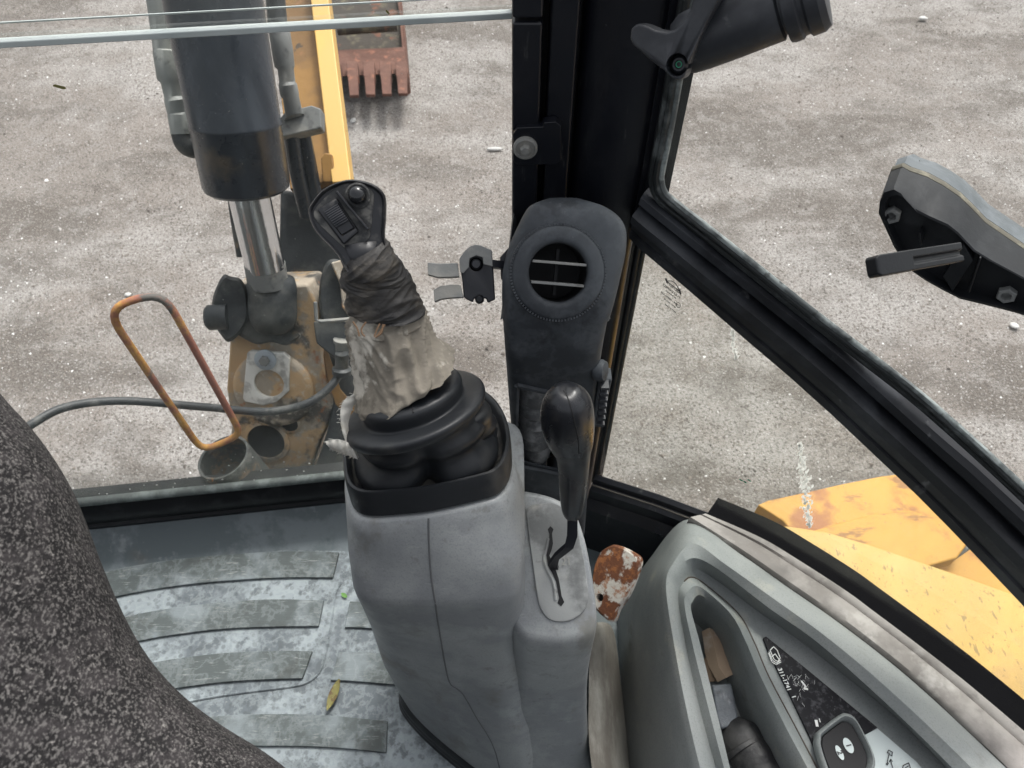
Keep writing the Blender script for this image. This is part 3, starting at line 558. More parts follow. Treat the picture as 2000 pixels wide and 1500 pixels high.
# ================================================================== VENT COLUMN
vc = thing('air_vent_column', V((.05, .55, .45)), 'dusty black plastic air vent column with round outlet, standing at the corner post', 'air vent')
vrows = [(386, 1072, 1130, .738), (392, 1052, 1155, .731), (402, 1034, 1186, .727), (420, 1022, 1212, .7255), (442, 1011, 1226, .7265), (468, 999, 1229, .729), (500, 988, 1226, .732), (540, 981, 1217, .736), (590, 980, 1205, .744), (640, 982, 1191, .757), (700, 986, 1179, .785), (750, 990, 1172, .818), (815, 995, 1164, .865), (875, 1000, 1158, .915), (960, 1004, 1151, .995), (1060, 1010, 1143, 1.10)]
vr2 = cr([V((b, c, d)) for a, b, c, d in vrows], 76); vv = cr([V((a, 0, 0)) for a, b, c, d in vrows], 76)
def vsurf(i, x):
    """x in -1..1 across the front face"""
    v = vv[i].x; L_, R_, t = vr2[i]; return P(L_ + (R_ - L_) * (x + 1) / 2, v, t)
rows = []
for i in range(76):
    row = []; L_ = vsurf(i, -1); R_ = vsurf(i, 1); back = .70
    view = V((0, .62, -.55)) if i < 45 else V((0, 1, 0)); view.normalize()
    rv = ray((vr2[i].x + vr2[i].y) / 2, vv[i].x); mixf = max(0, min(1, (640 - vv[i].x) / 120)); dz_ = rv.z / rv.y * mixf * 1.05
    yb = max(back, L_.y + .04); row.append(V((L_.x + .012, yb, L_.z + dz_ * (yb - L_.y))))
    row.append(L_ + view * .022)
    for x in (-1, -.985, -.94, -.85, -.6, -.3, 0, .3, .6, .85, .94, .985, 1):
        p = vsurf(i, x); row.append(p + view * (.014 * max(0, (abs(x) - .80) / .2) ** 3 + .003 * x * x))
    row.append(R_ + view * .022); yb = max(back, R_.y + .04); row.append(V((R_.x - .012, yb, R_.z + dz_ * (yb - R_.y))))
    rows.append(row)
g = G(); g.grid(rows); n = len(rows[0])
g.add(rows[0], [tuple(range(n))])
body = obj('column_shell', g, M['vent'], vc, smooth=60)
body.modifiers.new("solid", 'SOLIDIFY').thickness = .0025
# ring and outlet
VC = P(1090, 533, .7345); VN = (ray(1090, 533) + V((-.12, .06, .0))).normalized()
dg = bpy.context.evaluated_depsgraph_get(); dg.update(); nm = bpy.data.meshes.new_from_object(body.evaluated_get(dg)); body.modifiers.clear(); body.data = nm
kt = G(); kt.lathe(VC - VN * .03, VN, [(.0375, 0), (.0375, .07)], 48); cut(body, kt)
for p in body.data.polygons: p.use_smooth = True
body.data.set_sharp_from_angle(angle=rad(50))
g = G(); g.lathe(VC, -VN, [(.050, -.004), (.0495, .0015), (.047, .004), (.0445, .0055), (.036, .0065), (.0325, .0062), (.0305, .004), (.0298, -.002), (.0298, -.05)], 64, cap=False); ring = obj('vent_ring', g, M['vent'], vc, smooth=70)
g = G(); a = VN.orthogonal().normalized(); b_ = VN.cross(a)
for k in range(96):        # milled teeth round the ring
    an = 2 * math.pi * k / 96; d = a * math.cos(an) + b_ * math.sin(an); tn = VN.cross(d)
    g.box(VC + d * .0487 - VN * .003, d * .0011, tn * .0009, VN * .0014)
tag(obj('milled_edge', g, M['vent'], vc), kind='stuff')
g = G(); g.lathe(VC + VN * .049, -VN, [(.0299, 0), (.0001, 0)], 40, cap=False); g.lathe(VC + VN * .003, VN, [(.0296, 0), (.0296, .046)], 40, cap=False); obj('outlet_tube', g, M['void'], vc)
sx = (P(1140, 538, .73) - P(1030, 529, .73)).normalized(); sy = VN.cross(sx).normalized()
for vq in (513, 554):
    c = P(1086 if vq == 513 else 1084, vq, .7375); h = (c - VC).dot(sy); L = math.sqrt(max(1e-6, .0297 ** 2 - h * h)) - .0004; q = VC + sy * h
    g = G(); g.box(q + VN * .006, sx * L, sy * .0013, VN * .010); obj('louvre', g, M['greysteel'], vc, bevel=.0004)
g = G(); g.box(VC + VN * .022, sx * .0016, sy * .024, VN * .004); obj('louvre_strut', g, M['void'], vc)
# lower side outlet with corrugated duct in it
def vp(u, v, k=0):     # on the column face
    j = min(range(76), key=lambda i: abs(vv[i].x - v)); x = (u - vr2[j][0]) / (vr2[j][1] - vr2[j][0]) * 2 - 1; return P(u, v, vr2[j][2]) + V((0, -k, k * .2))
q = [vp(1012, 755, .0), vp(1072, 790, .0), vp(1078, 925, .0), vp(1007, 905, .0)]
kt = G(); kt.prism([vp(1014, 760, .03), vp(1100, 778, .03), vp(1102, 922, .03), vp(1009, 902, .03)], (0, .065, -.004)); cut(body, kt)
g = G(); w_ = .0035; loop = [vp(1010, 752, .001), vp(1104, 772, .001), vp(1106, 928, .001), vp(1005, 908, .001)]
for a, b in zip(loop, loop[1:] + loop[:1]): g.tube([a, b], .0035, 6)
obj('outlet_frame', g, M['vent'], vc)
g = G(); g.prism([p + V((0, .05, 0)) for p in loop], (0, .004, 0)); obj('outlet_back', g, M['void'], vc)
g = G(); pth = [vp(1047, 772 + 152 * k / 60, 0) + V((0, .026, 0)) for k in range(61)]
g.tube(pth, [.0205 + .0028 * math.sin(k * 2 * math.pi / 8.5) for k in range(61)], 24); obj('corrugated_duct', g, mat("dusty_duct", (.09, .095, .10), .6, mott=[((.30, .305, .31, .8), 34, .45, .62, 'noise')], bump=[(80, .2, 'noise')]), vc)
# little knob and slotted outlet on the right flank
g = G(); g.lathe(P(1174, 724, .81), V((1, -.4, .3)), [(.001, -.006), (.012, -.006), (.013, 0), (.011, .005), (.0001, .006)], 24); obj('side_knob', g, M['vent'], vc)
g = G()
for k in range(7): g.box(P(1181 - k * 1.4, 752 + k * 12, .815 + k * .006), V((.0045, 0, 0)), V((0, .006, 0)), V((0, 0, .0022)))
tag(obj('side_slots', g, M['handle'], vc), kind='stuff')
g = G(); a0, a1 = P(1183, 742, .825), P(1166, 835, .885); g.prism([a0 + V((-.008, 0, 0)), a0 + V((.008, 0, 0)), a1 + V((.006, 0, 0)), a1 + V((-.008, 0, 0))], (0, .02, 0)); obj('side_outlet', g, M['vent'], vc, bevel=.003)

# ================================================================== WINDOW CATCH (two prongs)
ct = thing('window_catch', P(925, 535, .76), 'black two pronged steel window catch sticking out beside the round air vent', 'catch')
CN = ray(925, 535).normalized(); CO = P(925, 535, .76)
def cp(u, v, k=0): return PP(u, v, CO + CN * k, CN)
s = lambda x, y: (820 + x / 10.0, 460 + y / 10.0)
g = G(); g.prism([cp(*s(*p)) for p in [(780, 440), (850, 330), (960, 220), (1080, 175), (1200, 195), (1410, 290), (1440, 700), (1475, 1250), (1330, 1320), (1290, 1230), (1060, 1230), (1040, 1310), (900, 1240), (855, 1200), (830, 900), (800, 700)]], CN * .008)
hk = obj('catch_body', g, M['metal_black'], ct, bevel=.0012)
kt = G(); kt.lathe(cp(*s(1100, 560), -.01), CN, [(.0072, 0), (.0072, .03)], 24); cut(hk, kt)
g = G(); g.prism([cp(*s(*p), -.004) for p in [(790, 720), (770, 450), (860, 330), (970, 215), (1090, 180), (1210, 200), (1405, 285), (1425, 610), (1240, 560), (1230, 430), (1100, 390), (970, 450), (960, 620), (850, 740)]], CN * .003)
obj('worn_face_plate', g, M['greysteel'], ct, bevel=.0008)
g = G(); g.lathe(cp(*s(1100, 560), .010), -CN, [(.0055, 0), (.0055, .010), (.004, .012), (.0001, .012)], 20); obj('pivot_pin', g, M['handle'], ct)
g = G(); g.lathe(cp(*s(1100, 560), .0085), CN, [(.009, 0), (.009, .003)], 20); obj('backing_disc', g, M['void'], ct)
g = G(); g.lathe(cp(*s(1165, 1240), .006), -CN, [(.005, 0), (.005, .008), (.003, .010), (.0001, .010)], 16); obj('pivot_pin', g, M['black'], ct)
def prong(A_, B_):
    n = len(A_); rows = []
    for (a, b) in zip(A_, B_):
        p, q_ = cp(*s(*a)), cp(*s(*b)); rows.append([p, q_ - CN * .004, q_ + CN * .002 + V((0, 0, -.002)), p + CN * .004])
    g = G(); g.grid(rows, cu=True, cap=True); obj('prong', g, M['greysteel'], ct, bevel=.0008)
prong([(150, 525), (350, 545), (550, 545), (740, 535)], [(160, 760), (350, 815), (550, 815), (770, 800)])
prong([(265, 1060), (400, 985), (600, 960), (760, 960), (800, 1000)], [(290, 1290), (420, 1240), (600, 1215), (780, 1205), (860, 1200)])
g = G(); g.tube([cp(*s(1390, 560), .003), cp(*s(1800, 600), .01), P(1030, 540, .80)], .0058, 4); obj('arm', g, M['metal_black'], ct)
g = G(); g.prism([cp(*s(*p), .004) for p in [(1570, 420), (1740, 230), (1800, 900), (1590, 860)]], CN * .012); obj('mount', g, M['metal_black'], ct, bevel=.001)

# ================================================================== CONSOLE WITH JOYSTICK
cs = thing('joystick_console', V((-.06, .36, 0)), 'tall grey plastic control console standing on the floor mat under the joystick', 'console')
ND = V((-.06, .30, .95)).normalized(); DO = Z(835, 985, .70)
def dk(u, v, k=0.0): return PP(u, v, DO + ND * k, ND)
HF = .032
flt = [(669, 870), (669, 900), (673, 932), (686, 954), (715, 963), (770, 960), (840, 952), (939, 930), (972, 917), (992, 888), (996, 844), (981, 796), (950, 763), (900, 742), (800, 750), (720, 775), (685, 810)]
fl = cr([dk(u, v, HF) for u, v in flt], 80, True); fc_ = sum(fl, V()) / len(fl)
def ringz(pts, n=80): return cr(pts, n, True)
base0 = [fc_ + (p - fc_) * 1.012 - ND * (HF + .003) for p in fl]
def aligned(pts):     # resample ring so that it starts near the same bearing as base0
    r = cr(pts, 240, True); c = sum(r, V()) / len(r); out = []
    for p in base0:
        d = (p - fc_); an = math.atan2(d.y, d.x)
        out.append(min(r, key=lambda q: abs(math.atan2(math.sin(math.atan2(q.y - c.y, q.x - c.x) - an), math.cos(math.atan2(q.y - c.y, q.x - c.x) - an)))))
    return out
def rp(lst, z): return [V((x, y, z)) for x, y in lst]
# plan outlines going down: back-left, left, front-left, front, front-right, right, back-right, back
def _back(p): return max(0, min(1, (p.y - fc_.y) / .05 + .3))
ra = [fc_ + (p - fc_) * (1.05 - .045 * _back(p)) - ND * (HF + .006 + .010 * _back(p)) for p in fl]
rb = [fc_ + (p - fc_) * (1.085 - .07 * _back(p)) - ND * (HF + .020 + .012 * _back(p)) for p in fl]
def sq(xl, xr, yf, yb, z, e=5.0, fl_=(0, 0)):
    """rounded box outline following base0's bearings; fl_ = (front-left cut, front-right push)"""
    out = []; cx, cy = (xl + xr) / 2, (yf + yb) / 2; hx, hy = (xr - xl) / 2, (yb - yf) / 2
    for p in base0:
        d = p - fc_; an = math.atan2(d.y / .085, d.x / .088); c, s_ = math.cos(an), math.sin(an)
        r = (abs(c) ** e + abs(s_) ** e) ** (-1 / e); x, y = c * r, s_ * r
        yy = cy + y * hy
        if y < 0: yy += (-y) * (fl_[0] * max(0, -x) - fl_[1] * max(0, x)); 
        out.append(V((cx + x * hx, yy, z)))
    return out
R1 = sq(-.176, .014, .306, .50, .640, 7); R1b = sq(-.176, .014, .290, .50, .610, 7); R1c = sq(-.176, .014, .2865, .50, .602, 7); R1d = sq(-.176, .014, .2862, .50, .590, 7)
R2 = sq(-.186, .02, .284, .50, .45, 5, (.015, .01)); R3 = sq(-.193, .03, .272, .50, .28, 5, (.03, .03)); R4 = sq(-.190, .05, .245, .49, .15, 4.5, (.06, .05)); R5 = sq(-.186, .06, .225, .48, .055, 4, (.085, .07))
inner = [fc_ + (p - fc_) * .90 - ND * (HF + .004) for p in fl]
def mids(a, b, n): return [[p.lerp(q, (i + 1) / (n + 1)) for p, q in zip(a, b)] for i in range(n)]
RR = [inner, base0, ra, rb] + mids(rb, R1, 3) + [R1] + mids(R1, R1b, 2) + [R1b, R1c, R1d] + mids(R1d, R2, 5) + [R2] + mids(R2, R3, 4) + [R3] + mids(R3, R4, 2) + [R4] + mids(R4, R5, 2) + [R5]
g = G(); g.grid(RR, cu=True); hs_ = obj('housing', g, M['grey'], cs, smooth=180)
# seam beading down the front
seam_px = [(837, 1012), (838, 1060), (842, 1120), (849, 1168), (858, 1230), (870, 1300), (879, 1334), (893, 1345), (906, 1358), (930, 1400), (955, 1440), (968, 1470), (978, 1510)]
from mathutils.bvhtree import BVHTree
def bvh_of(g): return BVHTree.FromPolygons([tuple(p) for p in g.v], [tuple(f) for f in g.f])
bv = bvh_of(g)
def hit(b, u, v, back=0.0, dflt=1.0):
    r = ray(u, v).normalized(); h = b.ray_cast(EYE, r)
    return (h[0] - r * back) if h[0] is not None else P(u, v, dflt)
g2 = G(); pts = [hit(bv, q.x, q.y) for q in cr([V(p) for p in seam_px], 60)]
g2.tube(pts, .0011, 6); obj('seam_bead', g2, mat("seam_dark", (.13, .135, .14), .7), cs)
# black foot
F0 = [V((q.x, q.y, .055)) for q in R5]; c5 = sum(F0, V()) / len(F0)
g = G(); rows = []
for s_, z in ((.96, .062), (1.0, .058), (1.06, .05), (1.075, .044), (1.065, .038), (1.09, .034), (1.10, .022), (1.085, .018), (1.11, .012), (1.12, .004)): rows.append([V((c5.x + (q.x - c5.x) * s_, c5.y + (q.y - c5.y) * s_, z)) for q in F0])
g.grid(rows, cu=True); obj('rubber_foot', g, M['boot'], cs, smooth=60)
# shifter housing
def ez_(u, v): return .60 - (v - 965) / 290 * .085
so_ = [(1008, 958), (1040, 956), (1088, 970), (1122, 995), (1142, 1045), (1156, 1110), (1166, 1180), (1165, 1222), (1150, 1246), (1105, 1258), (1055, 1256), (1020, 1245), (995, 1200), (990, 1080), (995, 1000)]
A0 = cr([Z(u, v, ez_(u, v)) for u, v in so_], 70, True); ca_ = sum(A0, V()) / len(A0)
g = G(); rows = [[ca_ + (p - ca_) * .88 + V((0, 0, .0015)) for p in A0], [ca_ + (p - ca_) * .94 for p in A0], [ca_ + (p - ca_) * .985 - V((0, 0, .005)) for p in A0], [ca_ + (p - ca_) * 1.01 - V((0, 0, .016)) for p in A0], [ca_ + (p - ca_) * 1.02 - V((0, 0, .034)) for p in A0]]
for zz, sx_, sy0 in ((.45, 1.03, .0), (.38, 1.05, .004), (.30, 1.12, .010), (.22, 1.22, .026), (.14, 1.36, .05), (.04, 1.6, .09)):
    rows.append([V((ca_.x + (p.x - ca_.x) * sx_, ca_.y + (p.y - ca_.y) * 1.02 - (sy0 if p.y < ca_.y else 0), zz + (p.z - ca_.z) * max(0, (zz - .2)) * 2)) for p in A0])
g.grid(rows, cu=True); g.add(rows[0], [tuple(range(70))]); obj('shifter_housing', g, M['grey'], cs, smooth=180); bs = bvh_of(g)
pl = [(1028, 1000), (1034, 990), (1050, 985), (1085, 985), (1118, 1012), (1131, 1050), (1140, 1095), (1148, 1150), (1147, 1178), (1134, 1198), (1112, 1211), (1087, 1213), (1068, 1205), (1054, 1183), (1047, 1150), (1040, 1100), (1033, 1050)]
PL = cr([hit(bs, u, v) + V((0, -.001, .0025)) for u, v in pl], 60, True); cpz = sum(PL, V()) / 60
g = G(); g.grid([[p - V((0, 0, .006)) for p in PL], PL, [cpz + (p - cpz) * .97 + V((0, 0, .001)) for p in PL]], cu=True); g.add([cpz + (p - cpz) * .97 + V((0, 0, .001)) for p in PL], [tuple(range(60))])
obj('shift_plate', g, M['grey_dirty'], cs, smooth=40); bp_ = bvh_of(g)
sl = [(1070, 1034), (1075, 1028), (1081, 1034), (1078, 1042), (1080, 1062), (1077, 1075), (1073, 1085), (1079, 1100), (1086, 1115), (1091, 1130), (1097, 1165), (1102, 1176), (1096, 1184), (1089, 1178), (1092, 1168), (1086, 1135), (1078, 1118), (1070, 1104), (1067, 1084), (1072, 1066), (1073, 1043)]
g = G(); g.prism([hit(bp_, u, v) + V((0, -.0002, .0009)) for u, v in sl], (0, 0, -.003)); obj('slot_shade', g, M['void'], cs)  # dark sheet set on the plate, standing in for the slot's shaded hole
g = G(); g.tube(cr([hit(bp_, u, v) + V((0, 0, .001)) for u, v in ((1071, 1052), (1066, 1074), (1062, 1092), (1068, 1112), (1077, 1130), (1083, 1150), (1085, 1172))], 30), .0016, 6)
obj('slot_lip', g, M['grey_dirty'], cs)
g = G()
for s_, u, v in (("21", 1106, 1098), ): text(g, s_, hit(bp_, u, v) + V((0, -.0003, .0015)), (1, 0, 0), (0, .9, .3), .012)
obj('moulded_number', g, mat("number_grey", (.27, .27, .25), .8), cs)
# worn skirt beside the housing
g = G(); sk = [(1150, 1225, .10), (1180, 1215, .11), (1200, 1238, .09), (1212, 1330, .05), (1222, 1420, .03), (1232, 1530, .02)]
A = cr([Z(u, v, z) for u, v, z in sk], 30); B = cr([Z(u, v, .17) for u, v in ((1100, 1240), (1140, 1225), (1150, 1260), (1150, 1350), (1150, 1440), (1160, 1530))], 30)
g.grid([[a + V((.008, 0, -.05)) for a in A], A, [a.lerp(b, .5) + V((.004, 0, .01)) for a, b in zip(A, B)], B]); obj('worn_skirt', g, mat("worn_skirt", (.27, .26, .235), .8, mott=[((.12, .105, .09, .8), 16, .45, .62, 'noise', (1, .3, .3)), ((.40, .39, .36, .6), 22, .52, .7, 'noise', (1, .4, .4))], bump=[(60, .2, 'noise')]), cs, smooth=180)

# gear lever
gl = thing('gear_lever', P(1095, 1100, .83), 'black gear lever with bulbous knob and cranked flat stem rising from the slotted plate', 'lever')
kn = [(1116, 760.5, 3), (1116, 763, 20), (1114, 769, 34), (1111, 780, 45), (1108, 797, 51.5), (1108, 820, 53), (1111, 843, 50), (1116, 866, 43), (1119, 888, 34), (1120, 915, 30), (1119, 950, 27.5), (1118, 985, 23), (1118, 1003, 18), (1118, 1010, 11), (1118, 1012, 2)]
kk = cr([V(p) for p in kn], 46); pth = []; rr = []
for i, q in enumerate(kk):
    t = .665 + .125 * (q.y - 760) / 252; pth.append(P(q.x, q.y, t)); rr.append(max(.0005, q.z * t / FPX))
g = G(); g.tube(pth, rr, 36, up=V((0, -.4, -.5))); obj('knob', g, M['gloss'] if False else mat("smooth_knob_black", (.012, .013, .016), .30, spec=.55, mott=[((.06, .055, .05, .5), 30, .55, .72, 'noise')], bump=[(40, .04, 'noise')], rvar=.08), gl, smooth=180)
bk = bvh_of(g); g = G(); g.tube([hit(bk, q.x, q.y) for q in cr([V(p) for p in ((1101, 763), (1108, 775), (1116, 800), (1123, 830), (1129, 858), (1131, 885))], 24)], .0007, 5); obj('mould_line', g, M['void'], gl)
g = G()
def bar(pts, wd, th):
    rows = []
    for i, (p, wv_) in enumerate(pts):
        wv_ = V(wv_).normalized(); r = V((0, .5, .6)).normalized(); rows.append([p + wv_ * wd - r * th, p + wv_ * wd + r * th, p - wv_ * wd + r * th, p - wv_ * wd - r * th])
    g.grid(rows, cu=True, cap=True)
bar([(P(1118, 1000, .79), (1, 0, 0)), (P(1118, 1045, .80), (1, .1, 0)), (P(1112, 1066, .805), (.8, .1, -.5)), (P(1088, 1086, .815), (.5, .1, -.85)), (P(1080, 1102, .825), (.9, 0, -.4)), (P(1088, 1125, .85), (1, 0, -.2))], .0058, .0028)
obj('stem', g, M['metal_black'], gl, bevel=.0009)

# ------------------------------------------------------------------ joystick
js = thing('joystick', P(835, 900, .75), 'black joystick wrapped in dark and dirty beige cloth above rubber bellows', 'joystick')
g = G(); rows = []
for s_, k in ((1.0, -HF + .001), (1.004, -HF * .5), (1.0, -.004), (.985, 0), (.955, .0005), (.925, -.003), (.905, -.012), (.87, -.016), (.75, -.015), (.5, -.014)):
    rows.append([fc_ + (p - fc_) * s_ + ND * k for p in fl])
g.grid(rows, cu=True); obj('boot_flange', g, M['boot'], js, smooth=60)
rows2 = rows[6:]; g = G(); g.grid([[p + ND * .0008 for p in r] for r in rows2], cu=True); obj('dusty_tray', g, M['boot_dusty'], js, smooth=180)
BN = V((-.26, .40, .88)).normalized(); E1 = (V((1, 0, 0)) - BN * BN.x).normalized(); E2 = BN.cross(E1)
RIMX = (dk(972, 917, HF) - dk(715, 963, HF)).normalized()
def bell(prof, n=96, lobes=True):
    rows = []
    for (u, v, t, r, n0) in prof:
        c = P(u, v, t); row = []
        N_ = ND.lerp(BN, n0).normalized(); e1 = (RIMX - N_ * N_.dot(RIMX)).normalized(); e2 = N_.cross(e1)
        for k in range(n):
            an = 2 * math.pi * k / n; rr_ = r
            if lobes:
                lo = (1 - n0); cl = math.exp(-((an - 4.72 + .05) / .16) ** 2); rr_ *= 1 - .32 * lo * cl
                sqr = (abs(math.cos(an)) ** 3.2 + abs(math.sin(an)) ** 3.2) ** (-1 / 3.2); rr_ *= 1 + (sqr - 1) * lo * .8
            row.append(c + (e1 * math.cos(an) * (1 + .13 * (1 - n0)) + e2 * math.sin(an)) * rr_)
        rows.append(row)
    return rows
prof = [(832, 884, .775, .064, 0), (832, 879, .77, .068, 0.0), (832, 872, .765, .0685, .05), (832, 864, .759, .0655, .1), (834, 860, .754, .061, .2), (831, 851, .749, .056, .35), (829, 845, .746, .057, .45), (827, 838, .741, .062, .5),
        (824, 831, .736, .0635, .55), (821, 824, .732, .059, .7), (818, 817, .727, .0570, .8), (815, 812, .723, .060, .95), (812, 809, .721, .0715, 1), (811, 804, .719, .0735, 1), (810, 797, .716, .0735, 1), (809, 792, .713, .0715, 1), (808, 790, .712, .068, 1),
        (807, 790, .712, .056, 1), (807, 789, .712, .0515, 1), (806, 784, .710, .0515, 1), (804, 773, .706, .0525, 1), (802, 763, .702, .0515, 1), (801, 758, .700, .047, 1), (800, 756, .699, .036, 1), (799, 755, .698, .018, 1), (799, 755, .698, .001, 1)]
g = G(); g.grid(bell([tuple(q) for q in cr_ ] if False else prof), cu=True); obj('bellows', g, M['boot'], js, smooth=180, sub=1); bb = bvh_of(g)
g = G(); g.tube([hit(bb, u, v) for u, v in ((796, 757), (799, 775), (804, 793), (807, 806))], .0007, 5); obj('mould_line', g, M['void'], js)
# second, deeper folds bulging at the side of the bellows
g = G(); rows = []
for (u, v, t, r) in [(900, 868, .782, .034), (902, 862, .776, .041), (902, 856, .772, .040), (900, 850, .768, .036), (901, 843, .763, .040), (901, 838, .758, .039), (896, 836, .752, .036), (892, 822, .742, .0385), (889, 812, .736, .037), (882, 800, .728, .031)]:
    c = P(u, v, t); N_ = BN; rows.append([c + (E1 * math.cos(a_) + E2 * math.sin(a_)) * r for a_ in np.linspace(0, 2 * math.pi, 49)[:-1]])
g.grid(rows, cu=True, cap=True); obj('side_fold', g, M['boot'], js, smooth=180, sub=1)
# stick wraps
def wrapring(u0, v0, t0, hw, lift, nrm, n, f, amp, ph, fold=(.6, 4, .6)):
    c = P(u0, v0, t0); e1 = (V((1, 0, 0)) - nrm * nrm.x).normalized(); e2 = nrm.cross(e1); r = hw * t0 / FPX; row = []
    for k in range(n):
        an = 2 * math.pi * k / n; q = V((math.cos(an) * 1.3, math.sin(an) * 1.3, f * 3 + ph))
        lo_, A_f, B_f = fold
        d = amp * (mnoise.ridged_multi_fractal(V((math.cos(an) * lo_ + ph, math.sin(an) * lo_, f * A_f + B_f * math.sin(an + 1.0 + ph))), 1.0, 2, 2.4, 1, 2) - 1.1)
        d += amp * .10 * mnoise.noise(V((math.cos(an) * 6 + ph, math.sin(an) * 6, f * 9)))
        row.append(c + (e1 * math.cos(an) + e2 * math.sin(an) * .92) * (r + d) + nrm * (lift * math.cos(an)))
    return row
AX = V((-.22, .28, .93)).normalized()
def wrap(name, keys, n, m, amp, ph, rows_n=46, fold=(.6, 4, .6), parent=js):
    kk_ = cr([V((a, b, 0)) for a, b, c, d, e in keys], rows_n); k2 = cr([V((c * 1000, d, e * 1000)) for a, b, c, d, e in keys], rows_n); rows = []
    for i in range(rows_n):
        rows.append(wrapring(kk_[i].x, kk_[i].y, k2[i].x / 1000, k2[i].y, k2[i].z / 1000, AX, n, i / rows_n, amp, ph, fold))
    g = G(); g.grid(rows, cu=True); return obj(name, g, m, parent, smooth=180), g
# (u, v, t, half-width px, lift m at the right side)
wrap('dark_cloth_wrap', [(712, 484, .621, 43, .004), (714, 494, .622, 50, .004), (718, 508, .624, 54, .003), (723, 522, .628, 56, .001), (727, 530, .632, 55, -.001)], 110, M['wrap'], .0020, 1.0, 60, (.5, 2.6, .9))
wrap('dark_cloth_wrap', [(716, 512, .634, 50, .001), (722, 520, .636, 60, -.001), (728, 538, .641, 63, -.003), (733, 552, .645, 64, -.005)], 110, M['wrap'], .0036, 4.0, 70, (.6, 3.4, 1.4))
wrap('dark_cloth_wrap', [(722, 535, .643, 54, -.001), (731, 544, .646, 66, -.003), (741, 568, .652, 69, -.006), (748, 590, .658, 72, -.010), (752, 602, .661, 73, -.012), (752, 600, .661, 66, -.012)], 110, M['wrap'], .0036, 7.3, 90, (.7, 4.6, 1.8))
wrap('beige_cloth_collar', [(746, 585, .664, 60, -.005), (752, 604, .668, 66, -.006), (755, 618, .671, 72, -.006), (758, 630, .673, 72, -.004), (760, 636, .674, 64, -.003)], 90, M['cloth'], .0034, 2.0, 60, (2.4, 1.2, .8))
wrap('beige_cloth_skirt', [(750, 612, .670, 62, -.003), (752, 620, .672, 77, -.003), (757, 642, .676, 80, -.002), (763, 668, .682, 83, .002), (772, 698, .690, 88, .008), (781, 722, .695, 98, .014), (790, 742, .699, 108, .016), (792, 748, .700, 109, .016)], 150, M['cloth'], .0085, 5.2, 150, (1.5, 2.4, 3.4))
g = G()
for pts in ([(689, 626), (698, 640), (702, 655)], [(715, 627), (706, 640), (708, 650), (713, 655)], [(742, 630), (735, 645), (731, 656)], [(752, 632), (744, 644), (736, 655)], [(748, 631), (745, 648), (733, 657)]):
    g.tube(cr([P(u, v + 2, .6195) for u, v in pts], 10), .0008, 5)
obj('binding_thread', g, mat("brown_thread", (.15, .09, .05), .8), js)
# loose frayed ends
def rag(pxs, t, name):
    g = G(); n = 22; A = cr([P(u, v, t) for u, v in pxs[0]], n); B = cr([P(u, v, t + .006) for u, v in pxs[1]], n); rows = [A]
    for f in (.2, .4, .6, .8): rows.append([a.lerp(b, f) + V((0, -.5, .8)) * (.003 * math.sin(f * 3.1) + .0016 * math.sin(i * 1.3 + f * 4)) for i, (a, b) in enumerate(zip(A, B))])
    rows.append(B); g.grid(rows)
    g.grid([[p - V((0, -.3, .8)) * .0016 for p in r] for r in rows])
    for i in range(70):       # loose threads
        k = random.randrange(n); p = random.choice((A, B, A))[k]; d = V((random.uniform(-1, .4), random.uniform(-.3, .3), random.uniform(-.8, .6))) * random.uniform(.002, .006)
        g.tube([p, p + d * .6, p + d + V((0, 0, -.001))], .00025, 4)
    obj(name, g, M['whitecloth'], js, smooth=180)
rag([[(690, 770), (672, 782), (665, 800), (666, 830), (674, 860), (690, 890)], [(706, 775), (692, 790), (684, 810), (680, 835), (690, 865), (700, 893)]], .695, 'frayed_cloth_end')
rag([[(636, 862), (655, 858), (675, 862), (690, 872)], [(645, 876), (664, 884), (682, 890), (698, 897)]], .69, 'frayed_cloth_end')
# head of the joystick
JN = (ray(675, 425) + V((.12, .05, -.10))).normalized(); JO = P(675, 425, .604)
def jp(u, v, k=0.0): return PP(u, v, JO + JN * k, JN)
ho = [(600, 411), (608, 393), (629, 369), (659, 354), (689, 349), (722, 356), (743, 369), (752, 388), (752, 425), (750, 460), (756, 488), (760, 525), (722, 548), (684, 540), (664, 508), (645, 484), (620, 459), (606, 436)]
HO_ = cr([jp(u, v) for u, v in ho], 90, True); hc_ = sum(HO_, V()) / 90
g = G(); rows = [[hc_ + (p - hc_) * s_ + JN * k for p in HO_] for s_, k in ((.70, .040), (.86, .036), (.97, .026), (1.0, .014), (1.0, .006), (.985, .002), (.955, 0), (.915, .0008), (.90, .003))]
g.grid(rows, cu=True); g.add(rows[-1], [tuple(range(90))]); g.add(rows[0], [tuple(range(89, -1, -1))]); obj('grip_head', g, M['grip'], js, smooth=50)
pan = [(613, 413), (640, 380), (667, 360), (703, 357), (727, 374), (730, 392), (724, 450), (719, 468), (700, 485), (678, 487), (655, 468), (622, 436)]
Q = cr([jp(u, v, .0022) for u, v in pan], 50, True); g = G(); g.prism(Q, JN * .003); obj('grip_panel', g, M['grip_dusty'], js, bevel=.0006)
g = G(); g.prism([jp(u, v, -.0012) for u, v in ((619, 410), (657, 386), (701, 452), (671, 479))], JN * .004); bz = obj('rocker_bezel', g, M['grip'], js, bevel=.0015)
kt = G(); kt.prism([jp(u, v, -.004) for u, v in ((632, 413), (660, 396), (693, 446), (667, 462))], JN * .0065); cut(bz, kt)
g = G(); a_, b2, c2, d2 = [jp(u, v, -.0005) for u, v in ((634, 414), (660, 398), (691, 445), (667, 459))]
